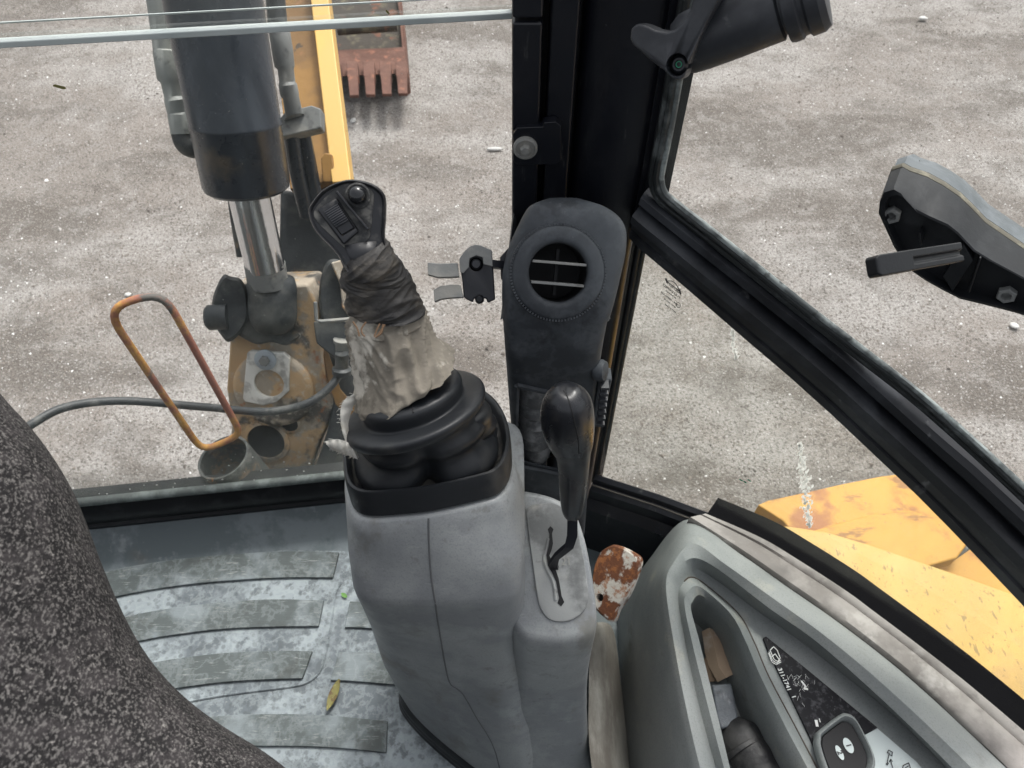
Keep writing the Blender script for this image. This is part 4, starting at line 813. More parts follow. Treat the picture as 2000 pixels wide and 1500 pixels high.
g.prism([a_, b2, c2, d2], JN * .002); rk = obj('thumb_rocker', g, M['grip'], js, bevel=.0006)
g = G()
for k in range(9):
    f = .03 + k * .078; p, q = a_.lerp(d2, f), b2.lerp(c2, f); m_ = (p + q) / 2; h = .0016 * math.sin(min(1, f / .7) * 3.14) + .0006
    g.tube([p - JN * h, m_ - JN * (h + .0006), q - JN * h], .0011, 6)
tag(obj('ridge_set', g, M['handle'], rk), kind='stuff')
g = G(); a1_, a2_ = jp(658, 374, -.002), jp(720, 449, -.002); sd_ = (a2_ - a1_).normalized().cross(JN); g.box((a1_ + a2_) / 2, (a2_ - a1_) / 2, sd_ * .0012, JN * .0034); obj('guard_fin', g, M['grip'], js, bevel=.0008)
c = jp(699, 382, .001); g = G(); g.lathe(c, -JN, [(.0105, 0), (.0105, .0015), (.009, .002), (.0088, .0012), (.0075, .0012)], 30, cap=False); obj('button_collar', g, M['grip_dusty'], js)
g = G(); g.lathe(c, -JN, [(.0074, 0), (.0074, .005), (.0070, .0075), (.0055, .0095), (.003, .0107), (.0001, .011)], 30); obj('push_button', g, M['gloss'], js, smooth=180)
g = G(); pth = [jp(708, 480, .022), P(712, 505, .632), P(718, 530, .636)]; g.tube(pth, [.024, .0205, .019], 30); obj('neck', g, M['grip'], js, smooth=180)

# ================================================================== SIDE CONSOLE
sc_ = thing('side_console', Z(1300, 1350, 0), 'low grey plastic side console with open pocket, switches and scuffed trim, below the side window', 'console')
LP = {
 'a': ([(1235, 1560), (1218, 1400), (1208, 1260), (1213, 1180), (1268, 1092), (1345, 1014), (1445, 1080), (1539, 1146), (1640, 1216), (1761, 1310), (1895, 1431), (2020, 1550)], [.0, .0, .0, .02, .12, .205, .228, .228, .228, .228, .228, .228]),
 'a2': ([(1300, 1560), (1278, 1400), (1260, 1260), (1254, 1168), (1290, 1088), (1347, 1022), (1442, 1081), (1535, 1146), (1636, 1217), (1756, 1311), (1888, 1431), (2012, 1550)], [.16, .16, .16, .165, .205, .232, .246, .246, .246, .246, .246, .246]),
 'b': ([(1360, 1560), (1330, 1400), (1305, 1260), (1291, 1150), (1305, 1095), (1352, 1035), (1432, 1090), (1522, 1150), (1622, 1225), (1737, 1318), (1866, 1436), (1990, 1552)], [.272] * 5 + [.262] + [.274] * 6),
 'b2': ([(1382, 1560), (1344, 1400), (1317, 1260), (1301, 1148), (1314, 1102), (1354, 1062), (1418, 1103), (1512, 1170), (1605, 1237), (1705, 1319), (1825, 1429), (1945, 1547)], [.283] * 5 + [.280] + [.286] * 6),
 'c': ([(1400, 1560), (1356, 1400), (1328, 1260), (1310, 1148), (1322, 1112), (1355, 1090), (1403, 1112), (1500, 1186), (1587, 1247), (1670, 1318), (1780, 1420), (1900, 1540)], [.280] * 5 + [.276] + [.276] * 6),
 'd': ([(1409, 1560), (1364, 1400), (1334, 1260), (1318, 1156), (1328, 1128), (1358, 1112), (1400, 1134), (1478, 1192), (1563, 1252), (1648, 1318), (1746, 1398), (1866, 1520)], [.270] * 5 + [.252] + [.232] * 6),
 'e': ([(1416, 1560), (1371, 1400), (1340, 1260), (1325, 1170), (1333, 1140), (1355, 1128), (1397, 1157), (1445, 1202), (1473, 1254), (1501, 1320), (1556, 1424), (1622, 1550)], [.258] * 5 + [.246] + [.232] * 6),
 'f': ([(1430, 1560), (1388, 1400), (1353, 1260), (1337, 1182), (1343, 1157), (1361, 1144), (1390, 1163), (1431, 1204), (1457, 1254), (1486, 1322), (1541, 1432), (1606, 1552)], [.272] * 5 + [.262] + [.250] * 6),
 'g': ([(1440, 1560), (1402, 1400), (1368, 1260), (1350, 1192), (1353, 1174), (1366, 1162), (1390, 1178), (1425, 1215), (1443, 1252), (1470, 1322), (1522, 1434), (1585, 1554)], [.262] * 5 + [.250] + [.238] * 6)}
rows = []
for k in ('a', 'a2', 'b', 'b2', 'c', 'd', 'e', 'f', 'g'):
    p_, z_ = LP[k]; rows.append(cr([Z(u, v, z) for (u, v), z in zip(p_, z_)], 89))
gg = rows[-1]; cx_ = sum(gg, V()) / len(gg)
axp = [gg[i].lerp(gg[88 - i], .5) for i in range(89)]
rows.append([p.lerp(axp[i], .05) + V((0, 0, -.02)) for i, p in enumerate(gg)])
rows.append([V((p.lerp(axp[i], .12).x, p.lerp(axp[i], .12).y, .155)) for i, p in enumerate(gg)])
bot = [V((p.lerp(axp[i], .20).x, p.lerp(axp[i], .20).y, .138)) for i, p in enumerate(gg)]; rows.append(bot)
g = G(); g.grid(rows)
for i in range(44):
    g.add([bot[i], bot[i + 1], bot[87 - i], bot[88 - i]], [(0, 1, 2, 3) if i < 43 else (0, 1, 2)])
obj('console_shell', g, M['side'], sc_, smooth=38); bsc = bvh_of(g)
g = G(); p_ = cr([Z(u, v, z + .001) for (u, v), z in zip(*LP['e'])], 100)[38:]; g.tube(p_, .0012, 6); obj('pocket_joint', g, mat("dark_line", (.06, .045, .035), .8), sc_)  # dark line run along the groove round the pocket
# trim strip against the window
ti = [(1345, 1013), (1445, 1078), (1539, 1143), (1640, 1213), (1697, 1256), (1761, 1307), (1829, 1365), (1895, 1428), (1967, 1498), (2060, 1590)]
to_ = [(1379, 1006), (1487, 1052), (1565, 1098), (1650, 1153), (1700, 1190), (1780, 1250), (1868, 1318), (1934, 1372), (2010, 1436), (2100, 1510)]
A = cr([Z(u, v, .238) for u, v in ti], 80); B = cr([Z(u, v, .230) for u, v in to_], 80)
g = G(); g.grid([[a + V((0, 0, -.03)) for a in A], A, [a.lerp(b, .08) + V((0, 0, .005)) for a, b in zip(A, B)], [a.lerp(b, .62) + V((0, 0, .006)) for a, b in zip(A, B)], [a.lerp(b, .68) + V((0, 0, .002)) for a, b in zip(A, B)], [a.lerp(b, .74) + V((0, 0, .006)) for a, b in zip(A, B)], [a.lerp(b, .93) + V((0, 0, .007)) for a, b in zip(A, B)], B, [b + V((0, 0, -.03)) for b in B]])
obj('trim_strip', g, M['trim'], sc_, smooth=50)
g = G(); g.grid([[b + V((.0, .0, -.002)) for b in B], [b + V((.028, .036, -.004)) for b in B], [b + V((.028, .036, -.06)) for b in B], [b + V((0, 0, -.06)) for b in B]], cv=True); obj('black_gasket', g, M['gasket'], sc_)
# label plate
dz = .2365
def on(u, v, k=0.0): return hit(bsc, u, v) + V((0, 0, k))
def flat(u, v, z): return Z(u, v, z)
lab = [(1491, 1246), (1496, 1243), (1560, 1294), (1640, 1360), (1714, 1421), (1690, 1436), (1690, 1560), (1632, 1560), (1607, 1500), (1582, 1439), (1543, 1357), (1500, 1270)]
g = G(); g.prism([flat(u, v, dz) for u, v in lab], (0, 0, -.012)); obj('label_plate', g, M['label'], sc_)
TX = (Z(1550, 1368, dz) - Z(1520, 1302, dz)).normalized(); TY = V((-TX.y, TX.x, 0))
if TY.dot(Z(1560, 1290, dz) - Z(1530, 1320, dz)) < 0: TY = -TY
g = G(); z1 = dz + .0008
text(g, "311-1741", Z(1532, 1327, z1), TX, TY, .0088, .0002); text(g, "1", Z(1550, 1361, z1), TX, TY, .0088, .0002)
obj('part_number', g, M['print'], sc_)
g = G()
# open book pictogram
def line(g, pts, wd=.0006, z=z1):
    q = [Z(u, v, z) for u, v in pts]
    for a, b in zip(q, q[1:]):
        d = (b - a); n_ = V((-d.y, d.x, 0)).normalized() * wd; e = d.normalized() * wd * .7; g.add([a - n_ - e, b - n_ + e, b + n_ + e, a + n_ - e], [(0, 1, 2, 3)])
for pp_ in ([(1504, 1270), (1511, 1263), (1518, 1270), (1524, 1285), (1519, 1292), (1512, 1288), (1504, 1270)], [(1508, 1282), (1514, 1277), (1523, 1290)], [(1502, 1273), (1509, 1290), (1517, 1295), (1524, 1290)], [(1501, 1276), (1508, 1293), (1516, 1298), (1525, 1293)]): line(g, pp_)
obj('book_symbol', g, M['print'], sc_)
g = G()
line(g, [(1566, 1331), (1573, 1340), (1571, 1345), (1577, 1346)], .0013); line(g, [(1594, 1408), (1596, 1417)], .002); line(g, [(1600, 1404), (1602, 1410)], .0006)
for i in range(46):
    u = random.gauss(1556, 11); v = random.gauss(1318, 20) + (u - 1556) * .9
    if 1310 < v + 2 and u > 1530: line(g, [(u, v), (u + random.uniform(-6, 6), v + random.uniform(2, 9))], .00016)
tag(obj('label_scratches', g, M['print'], sc_), kind='stuff')
# rocker switch
bzp = [(1598, 1440), (1603, 1428), (1642, 1398), (1655, 1395), (1668, 1401), (1680, 1418), (1706, 1472), (1707, 1500), (1695, 1525), (1650, 1550), (1628, 1540), (1600, 1465)]
Q = cr([Z(u, v, .252) for u, v in bzp], 60, True); qc = sum(Q, V()) / 60
g = G(); rw = [[qc + (p - qc) * s_ + V((0, 0, k)) for p in Q] for s_, k in ((1.06, -.013), (1.05, -.004), (1.0, 0), (.93, .001), (.86, -.003), (.80, -.012))]; g.grid(rw, cu=True); obj('switch_bezel', g, M['side'], sc_, smooth=60)
g = G(); q = [qc + (p - qc) * .80 for p in Q]; g.prism([p + V((0, 0, -.006)) for p in q], (0, 0, -.005)); rs_ = obj('rocker_switch', g, mat("switch_black", (.006, .006, .008), .5, spec=.25), sc_, bevel=.001)
def disc(u, v, rx, ry, s_, z=.2475):
    c = Z(u, v, z); g = G(); g.add([c] + [c + TX * (ry * math.cos(k * .2618)) + TY * (rx * math.sin(k * .2618)) for k in range(24)], [(0, k + 1, (k + 1) % 24 + 1) for k in range(24)])
    d = obj('position_disc', g, M['sticker'], rs_); g = G(); text(g, s_, c + V((0, 0, .0006)), TX, TY, .0105, .0003); obj('disc_number', g, M['printdark'], sc_)
disc(1657, 1456, .0062, .0100, "1"); disc(1640, 1470, .0042, .0095, "2")
g = G(); g.prism([Z(u, v, dz + .0008) for u, v in ((1688, 1436), (1714, 1423), (1790, 1488), (1850, 1560), (1700, 1560), (1706, 1480))], (0, 0, -.001)); obj('sticker', g, M['sticker'], sc_)
g = G(); z2 = dz + .0022
for pp_ in ([(1733, 1488), (1737, 1471), (1733, 1470), (1736, 1465), (1743, 1469), (1742, 1476), (1738, 1474)], [(1733, 1490), (1731, 1492), (1733, 1494), (1735, 1491), (1733, 1488)], [(1739, 1484), (1744, 1500)], [(1737, 1488), (1740, 1483), (1743, 1487)], [(1763, 1502), (1764, 1495), (1775, 1490), (1779, 1502), (1772, 1510), (1763, 1502)], [(1768, 1500), (1774, 1496)], [(1756, 1520), (1790, 1530)]): line(g, pp_, .0006, z2)
tag(obj('sticker_pictograms', g, M['printdark'], sc_), kind='stuff')

# things lying in the pocket
g = G(); zc = .150
A = [[(1371, 1233, .165), (1385, 1226, .175), (1399, 1232, .165)], [(1374, 1252, .160), (1392, 1250, .178), (1413, 1252, .165)], [(1377, 1275, .156), (1398, 1276, .172), (1424, 1276, .164)], [(1384, 1300, .154), (1404, 1303, .170), (1431, 1300, .166)], [(1402, 1332, .158), (1418, 1324, .170), (1438, 1314, .168)]]
rows = [[Z(u, v, z) for u, v, z in r] for r in A]; g.grid(rows); g.grid([[p - V((0, 0, .0015)) for p in r] for r in rows])
c_ = thing('torn_cardboard', Z(1400, 1280, .14), 'torn folded piece of brown card in the side console pocket', 'cardboard')
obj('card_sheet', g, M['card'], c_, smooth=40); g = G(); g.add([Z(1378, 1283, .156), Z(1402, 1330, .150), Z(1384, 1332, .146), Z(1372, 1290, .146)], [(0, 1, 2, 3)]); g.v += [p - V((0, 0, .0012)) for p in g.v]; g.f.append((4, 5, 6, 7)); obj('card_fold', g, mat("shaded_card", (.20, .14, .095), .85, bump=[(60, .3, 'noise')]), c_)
b0 = [Z(u, v, .175) for u, v in ((1390, 1337), (1429, 1333), (1435, 1360), (1443, 1408), (1438, 1417), (1408, 1424), (1400, 1400))]
g = G(); g.prism(b0, (0, 0, -.034)); tag(obj('wrapped_block', g, M['foil'], bevel=.004, seg=3), 'scuffed grey wrapped block in the side console pocket next to the card', 'block')
pc = thing('leather_pouch', Z(1470, 1470, .14), 'rounded black leather pouch at the near end of the console pocket', 'pouch')
g = G(); pth = [Z(1436, 1428, .150), Z(1440, 1434, .155), Z(1450, 1450, .16), Z(1466, 1476, .162), Z(1482, 1500, .162), Z(1515, 1550, .16)]; g.tube(cr(pth, 24), [.012 + .022 * min(1, (i / 6.0)) ** .6 + .0012 * math.sin(i * .9) for i in range(24)], 28, flat=.9); obj('pouch_body', g, M['leather'], pc, smooth=180)
g = G(); p0, p1 = Z(1450, 1452, .165), Z(1462, 1468, .166); ax = (Z(1482, 1500, .162) - Z(1450, 1450, .16)).normalized(); g.lathe(p0.lerp(p1, .5) - V((0, 0, .006)), ax, [(.0335, -.004), (.0355, -.003), (.0355, .003), (.0335, .004)], 28, cap=False); obj('pouch_band', g, M['leather'], pc)

# rusty bracket in the corner
rb_ = thing('rusty_bracket', Z(1195, 1130, .05), 'rust flaked white bracket with a round hole, standing in the gap between the two consoles', 'bracket')
q = [(1157, 1140), (1160, 1110), (1172, 1080), (1190, 1067), (1205, 1064), (1232, 1076), (1248, 1090), (1244, 1115), (1226, 1160), (1206, 1190), (1196, 1214), (1180, 1206), (1163, 1188), (1157, 1165)]
BO = P(1200, 1140, 1.12); BNn = (ray(1200, 1140) + V((.3, -.1, .12))).normalized()
Q = cr([PP(u, v, BO, BNn) for u, v in q], 50, True); qc = sum(Q, V()) / 50
g = G(); g.grid([[p + BNn * .02 for p in Q], Q, [qc + (p - qc) * .93 - BNn * .004 for p in Q]], cu=True); g.add([qc + (p - qc) * .93 - BNn * .004 for p in Q], [tuple(range(50))]); g.add([p + BNn * .02 for p in Q], [tuple(range(49, -1, -1))])
ob = obj('bracket_plate', g, M['rust'], rb_, smooth=40); kt = G(); kt.lathe(PP(1173, 1167, BO, BNn) - BNn * .02, BNn, [(.0062, 0), (.0062, .03)], 20); cut(ob, kt)
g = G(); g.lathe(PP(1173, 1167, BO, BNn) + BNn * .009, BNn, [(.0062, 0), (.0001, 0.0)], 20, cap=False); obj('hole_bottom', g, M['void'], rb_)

# litter on the floor
def leaf(name, a, b, wd, m, label, cat, up=.006):
    g = G(); d = b - a; s_ = V((-d.y, d.x, 0)).normalized(); rows = []
    for i in range(9):
        f = i / 8; c = a.lerp(b, f); h = wd * math.sin(math.pi * min(.98, f * .9 + .05)) ** .9
        rows.append([c - s_ * h + V((0, 0, up * .6)), c + V((0, 0, 0.001)), c + s_ * h + V((0, 0, up))])
    g.grid(rows); tag(obj(name, g, m, smooth=180), label, cat)
leaf('dry_leaf', Z(664, 1327, .014), Z(640, 1388, .012), .0085, M['leaf'], 'curled dry olive leaf lying on the ribbed floor mat', 'leaf')
leaf('leaf_scrap', Z(667, 1159, .008), Z(678, 1167, .008), .004, M['green'], 'tiny fresh green leaf scrap on the mat beside the console', 'leaf', .002)

# ================================================================== SEAT
st = thing('seat', P(150, 1300, .5), 'dark speckled fabric seat bolster in the lower corner of the cab', 'seat')
edge = [(-90, 650), (0, 768), (60, 835), (108, 900), (145, 965), (172, 1030), (200, 1105), (232, 1180), (268, 1250), (312, 1312), (368, 1368), (435, 1418), (500, 1458), (560, 1502), (640, 1580), (720, 1680)]
E = cr([V((a, b)) for a, b in edge], 80); rows = []
for k, (inn, t) in enumerate(((14, .60), (4, .56), (0, .53), (6, .505), (26, .48), (60, .458), (120, .435), (220, .41), (360, .39), (560, .375))):
    row = []
    for i, p in enumerate(E):
        a = E[max(0, i - 1)]; b = E[min(79, i + 1)]; d = (b - a).normalized(); nn = V((-d.y, d.x)); row.append(P(p.x + nn.x * inn, p.y + nn.y * inn, t))
    rows.append(row)
g = G(); g.grid(rows); obj('cushion', g, M['seat'], st, smooth=180)

g = G(); g.box(V((-.60, -.16, .37)), V((.34, 0, 0)), V((0, .26, 0)), V((0, 0, .36))); obj('seat_shade_block', g, M['void'], st, bevel=.03)  # unseen block added below the cushion to shade floor and console foot
cb = thing('cab_shade_walls', V((0, -.5, 0)), 'unseen dark back and side walls added to shade the cab floor and console', 'wall')  # unseen walls added to cut the light on console and floor
g = G(); g.box(V((-.1, -.55, .6)), V((1.15, 0, 0)), V((0, .02, 0)), V((0, 0, .65))); obj('back_shade_panel', g, M['vent'], cb)
g = G(); g.box(V((-1.29, .05, .3)), V((.02, 0, 0)), V((0, .6, 0)), V((0, 0, .34))); obj('side_shade_panel', g, M['vent'], cb)
# ================================================================== MACHINE OUTSIDE: BOOM, RAM, SWING POST
exc = thing('digger_boom', P(520, 800, 1.5), 'yellow digger boom with dark hydraulic ram and chrome rod beyond the windscreen', 'digger boom')
B0, B1 = P(484, 372, 1.29), P(400, -90, 1.10); ax = (B1 - B0).normalized(); L = (B1 - B0).length
g = G(); g.lathe(B0, ax, [(.030, .004), (.066, 0), (.0735, .006), (.0755, .014), (.0755, .11), (.0765, .112), (.0765, .117), (.0755, .119), (.0755, L), (.06, L + .01)], 48); obj('ram_barrel', g, M['cyl'], exc, smooth=35)
B2 = P(530, 590, 1.40); axr = (B2 - B0).normalized()
g = G(); g.tube([B0 + axr * -.02, B0.lerp(P(518, 520, 1.36), .6), P(519, 524, 1.365)], .0365, 36); obj('ram_rod', g, M['chrome'], exc, smooth=60)
g = G(); r0 = P(517, 515, 1.362); r1 = P(524, 556, 1.385); g.tube([r0, r1], [.0378, .038], 32); obj('rod_collar', g, M['greysteel'], exc, smooth=60)
# rod eye
EN = (ray(525, 600) + V((0, .2, 0))).normalized(); EO = P(525, 600, 1.38)
def ep(u, v, k=0): return PP(u, v, EO + EN * k, EN)
q = cr([ep(u, v) for u, v in ((488, 548), (570, 545), (580, 590), (578, 630), (560, 650), (530, 655), (502, 648), (486, 620), (484, 580))], 40, True); qc = sum(q, V()) / 40
g = G(); g.grid([[p + EN * .09 for p in q], q, [qc + (p - qc) * .9 - EN * .01 for p in q], [qc + (p - qc) * .3 - EN * .018 for p in q]], cu=True, cap=True); obj('rod_eye', g, M['boomdark'], exc, smooth=60)
# lugs each side of the eye
def lug(pts, t, m, thick, name='lug', nv=None):
    n_ = nv or (ray(*pts[0]) * 1).normalized(); o_ = P(pts[0][0], pts[0][1], t); q = cr([PP(u, v, o_, n_) for u, v in pts], 40, True); qc = sum(q, V()) / 40
    g = G(); g.grid([[p + n_ * thick for p in q], q, [qc + (p - qc) * .88 - n_ * .008 for p in q]], cu=True, cap=True); return obj(name, g, m, exc, smooth=40)
lug([(448, 562), (500, 556), (608, 558), (622, 600), (618, 642), (590, 660), (560, 674), (530, 668), (500, 672), (462, 652), (450, 640)], 1.385, M['boomdark'], .05, 'clevis_block')
lug([(450, 540), (470, 545), (482, 570), (484, 620), (470, 650), (447, 668), (432, 655), (418, 630), (414, 590), (425, 555), (438, 536)], 1.37, M['boomdark'], .05)
g = G(); lc = P(412, 620, 1.36); g.lathe(lc, V((-1, -.15, .1)), [(.024, -.03), (.024, .004), (.018, .010), (.0001, .011)], 24); obj('pin_end', g, M['boomdark'], exc)
lug([(640, 510), (665, 508), (690, 520), (700, 570), (690, 620), (660, 650), (635, 640), (624, 600), (625, 550)], 1.38, M['boomdark'], .05)
g = G(); q = [ (646, 513), (665, 508), (684, 514), (690, 560), (682, 620), (668, 600), (664, 555)]; o_ = P(665, 560, 1.365); n_ = ray(665, 560).normalized(); g.prism([PP(u, v, o_, n_) for u, v in q], n_ * .015); obj('lug_plate', g, M['casting'], exc, bevel=.003)
g = G(); g.tube([P(616, 590, 1.36), P(618, 625, 1.37), P(628, 628, 1.37), P(700, 622, 1.37)], .004, 8); obj('guard_rail', g, M['greysteel'], exc)
g = G(); g.prism([P(u, v, 1.385) for u, v in ((612, 628), (705, 624), (705, 700), (660, 705), (618, 670))], ray(650, 660) * .03); obj('guard_plate', g, M['boomdark'], exc, bevel=.003)
# swing post casting
CN2 = V((0, -.87, .49)).normalized() * -1; CO2 = P(520, 640, 1.43)
def qp(u, v, k=0): return PP(u, v, CO2 + CN2 * k, CN2)
g = G(); g.prism([qp(*p) for p in [(452, 560), (600, 556), (622, 600), (628, 700), (650, 790), (640, 830), (618, 880), (600, 940), (430, 950), (445, 900), (452, 830), (442, 760), (447, 690)]], CN2 * .12); obj('swing_post', g, M['casting'], exc, bevel=.006, seg=3)
q = [ (300, 947), (345, 935), (420, 925), (540, 900), (680, 890), (700, 1000), (280, 1010)]
g = G(); g.prism([Z(u, v, -.02) for u, v in q], (0, 0, -.08)); obj('slew_base', g, M['casting'], exc, bevel=.005)
g = G(); g.lathe(qp(535, 760, -.004), -CN2, [(.082, -.012), (.082, 0.004), (.077, .009), (.07, .010), (.0001, .010)], 48); obj('pin_boss', g, M['casting'], exc, smooth=40)
g = G(); g.prism([qp(*p, -.020) for p in [(482, 690), (490, 686), (555, 690), (565, 700), (564, 765), (540, 786), (515, 793), (478, 785), (474, 778)]], CN2 * .012)
pp_ = obj('retaining_plate', g, M['plate'], exc, bevel=.002); kt = G(); kt.lathe(qp(519, 757, -.04), CN2, [(.030, 0), (.030, .05)], 32); cut(pp_, kt)
g = G(); g.lathe(qp(520, 758, -.010), -CN2, [(.0297, -.004), (.0297, .002), (.008, .002), (.006, -.002), (.0001, -.002)], 32); obj('pin_face', g, M['casting'], exc)
g = G(); c = qp(519, 702, -.021); g.lathe(c, -CN2, [(.0215, 0), (.0215, .004), (.019, .005), (.011, .005), (.0001, .005)], 32); wsh = obj('washer', g, M['zinc'], exc)
g = G(); g.lathe(c - CN2 * .004, -CN2, [(.0105, 0), (.0105, .009), (.009, .011), (.0001, .011)], 6); obj('bolt_head', g, M['greysteel'], wsh, smooth=20)
for (u, v, r) in ((520, 862, .040), (566, 828, .018)):
    g = G(); g.lathe(qp(u, v, -.002), -CN2, [(r * 1.25, -.003), (r * 1.25, .002), (r, .004), (r * .98, -.002), (r * .97, -.006)], 32, cap=False); obj('hole_rim', g, M['casting'], exc)
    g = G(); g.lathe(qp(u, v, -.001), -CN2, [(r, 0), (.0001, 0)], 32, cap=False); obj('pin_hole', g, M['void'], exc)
# dark structure behind the ram
g = G(); n_ = ray(600, 450).normalized()
g.prism([P(u, v, 1.50) for u, v in ((548, 370), (600, 380), (650, 350), (690, 400), (700, 700), (640, 730), (560, 640), (545, 520))], n_ * .12); obj('rear_casting', g, M['boomdark'], exc, bevel=.008)
g = G(); g.prism([P(u, v, 1.50) for u, v in ((620, 640), (690, 650), (705, 900), (650, 960), (600, 960), (640, 840), (650, 780))], ray(650, 800).normalized() * .10); obj('slew_frame', g, M['boomdark'], exc, bevel=.006)
g = G(); g.prism([P(u, v, 1.47) for u, v in ((622, 650), (632, 660), (665, 760), (700, 800), (700, 830), (655, 790), (640, 740))], ray(650, 740).normalized() * .02); obj('rib_plate', g, M['boom'], exc, bevel=.002)
# boom side plates
def slab(name, pts, ts, depth, m, bv=.003):
    g = G(); q = [P(u, v, t) for (u, v), t in zip(pts, ts)]; n_ = (q[1] - q[0]).cross(q[2] - q[1]).normalized()
    if n_.dot(ray(*pts[0])) < 0: n_ = -n_
    g.prism(q, n_ * depth); return obj(name, g, m, exc, bevel=bv)
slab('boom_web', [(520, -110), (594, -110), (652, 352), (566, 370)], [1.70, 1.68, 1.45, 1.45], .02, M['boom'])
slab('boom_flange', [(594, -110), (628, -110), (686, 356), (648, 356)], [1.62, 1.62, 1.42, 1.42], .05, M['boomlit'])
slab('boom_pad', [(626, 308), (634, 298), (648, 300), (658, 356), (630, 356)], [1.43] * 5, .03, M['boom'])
# hoses and fittings
def hose(name, pts, r, m, n=12, steps=30):
    g = G(); g.tube(cr([P(*p) for p in pts], steps), r, n); return obj(name, g, m, exc, smooth=60)
hose('hydraulic_hose', [(530, -60, 1.25), (538, 0, 1.27), (543, 55, 1.28)], .017, M['hose'])
g = G(); pts = [P(u, v, t) for u, v, t in ((541, 50, 1.28), (546, 62, 1.28), (551, 95, 1.29), (556, 130, 1.30), (558, 135, 1.30), (561, 160, 1.31), (562, 166, 1.31), (566, 186, 1.32), (568, 190, 1.32), (575, 226, 1.34), (577, 232, 1.34))]; g.tube(pts, [.0165, .0185, .019, .018, .0145, .0145, .017, .017, .015, .0165, .021], 16); obj('hose_fitting', g, M['greysteel'], exc, smooth=40)
slab('pipe_bracket', [(545, 232), (556, 218), (608, 205), (627, 212), (627, 250), (548, 268)], [1.335] * 6, .03, M['greysteel'])
hose('steel_pipe', [(570, 262, 1.36), (580, 330, 1.40), (600, 420, 1.46)], .016, M['cyl']); hose('steel_pipe', [(592, 258, 1.37), (606, 330, 1.41), (622, 420, 1.47)], .014, M['cyl'])
g = G(); pts = [P(u, v, t) for u, v, t in ((296, -70, 1.20), (312, 20, 1.22), (322, 98, 1.24), (324, 104, 1.24), (332, 155, 1.25), (334, 160, 1.25), (341, 190, 1.26), (344, 196, 1.26), (350, 220, 1.27), (352, 226, 1.27), (358, 262, 1.28))]
g.tube(pts, [.019, .019, .019, .021, .021, .017, .017, .020, .020, .021, .021], 18); obj('hose_fitting', g, mat("dirty_fitting", (.24, .25, .235), .5, mott=[((.34, .35, .32, .8), 22, .5, .64, 'noise'), ((.04, .042, .04, .8), 14, .5, .6, 'noise')]), exc, smooth=40)
hose('hose_elbow', [(357, 256, 1.28), (364, 278, 1.285), (380, 285, 1.29), (410, 275, 1.30)], .021, M['boomdark'])
hose('control_cable', [(-20, 885, 1.22), (60, 830, 1.25), (130, 795, 1.29), (240, 783, 1.33), (400, 795, 1.38), (520, 804, 1.37), (600, 788, 1.37), (646, 754, 1.38), (664, 725, 1.39), (672, 690, 1.40)], .0078, M['hose'], 10, 60)
g = G(); g.lathe(P(668, 722, 1.385), V((.1, .4, .9)), [(.012, -.012), (.019, -.008), (.019, .002), (.013, .006), (.013, .035)], 20); obj('cable_gland', g, M['hose'], exc)
g = G(); g.lathe(P(670, 690, 1.395), V((.1, .4, .9)), [(.015, -.012), (.015, .02), (.018, .024), (.018, .030)], 20); obj('cable_end', g, M['greysteel'], exc)
hose('dark_post', [(461, 375, 1.42), (470, 440, 1.45), (480, 500, 1.47)], .018, M['boomdark'])
# tube socket and the rusty transport bail standing in it
g = G(); sc0 = P(436, 893, 1.42); sa = V((-.20, .05, .97)).normalized()
g.lathe(sc0, -sa, [(.048, .012), (.048, 0), (.0525, -.001), (.0535, .002), (.0535, .26)], 36, cap=False); obj('tube_socket', g, mat("socket_steel", (.075, .08, .075), .6, mott=[((.34, .20, .10, .8), 14, .52, .62, 'noise'), ((.28, .28, .26, .6), 30, .5, .66, 'noise')], bump=[(60, .3, 'noise')]), exc, smooth=40)
bl = thing('lock_bail', P(436, 880, 1.40), 'rusty rectangular wire bail with yellow and grey paint, standing in the tube outside the windscreen', 'wire handle')
g = G(); bp2 = [(385, 868, 1.375), (222, 628, 1.155), (221, 606, 1.14), (236, 593, 1.14), (270, 582, 1.15), (300, 577, 1.155), (322, 584, 1.165), (336, 602, 1.175), (465, 836, 1.375), (468, 846, 1.385), (455, 857, 1.39), (425, 869, 1.39), (400, 879, 1.385)]
pts = [P(*p) for p in bp2]; path = []
for i, p in enumerate(pts):
    q = pts[(i + 1) % len(pts)]; nst = max(2, int((q - p).length / .012))
    for k in range(nst): path.append(p.lerp(q, k / nst))
for _ in range(3): path = [(path[i - 1] + path[i] * 2 + path[(i + 1) % len(path)]) / 4 for i in range(len(path))]
g.tube(path, .0064, 12, closed=True); obj('wire_frame', g, M['rustrod'], bl, smooth=180)

# ================================================================== BUCKET
bu = thing('rusty_bucket', P(720, 150, 4.5), 'rusty digger bucket with worn teeth resting on the gravel beyond the boom', 'bucket')
T_ = 4.55
def bp3(u, v, t=T_): return P(u, v, t)
g = G(); q = [bp3(612, 148, 4.62), bp3(795, 140, 4.62), bp3(787, 40, 4.95), bp3(775, -60, 5.4), bp3(600, -60, 5.4), bp3(600, 40, 4.95)]
rows = [[q[0], q[1]], [q[0].lerp(q[5], .5) + V((0, .02, -.04)), q[1].lerp(q[2], .5) + V((0, .02, -.04))], [q[5], q[2]], [q[4], q[3]]]
g.grid(rows); g.grid([[p + V((0, .03, -.03)) for p in r] for r in rows]); obj('bucket_shell', g, M['bucketdark'], bu)
g = G(); g.prism([bp3(612, 152, 4.58), bp3(795, 143, 4.58), bp3(790, 92, 4.72), bp3(608, 100, 4.72)], V((0, .05, -.03))); obj('cutting_edge', g, M['rustred'], bu, bevel=.006)
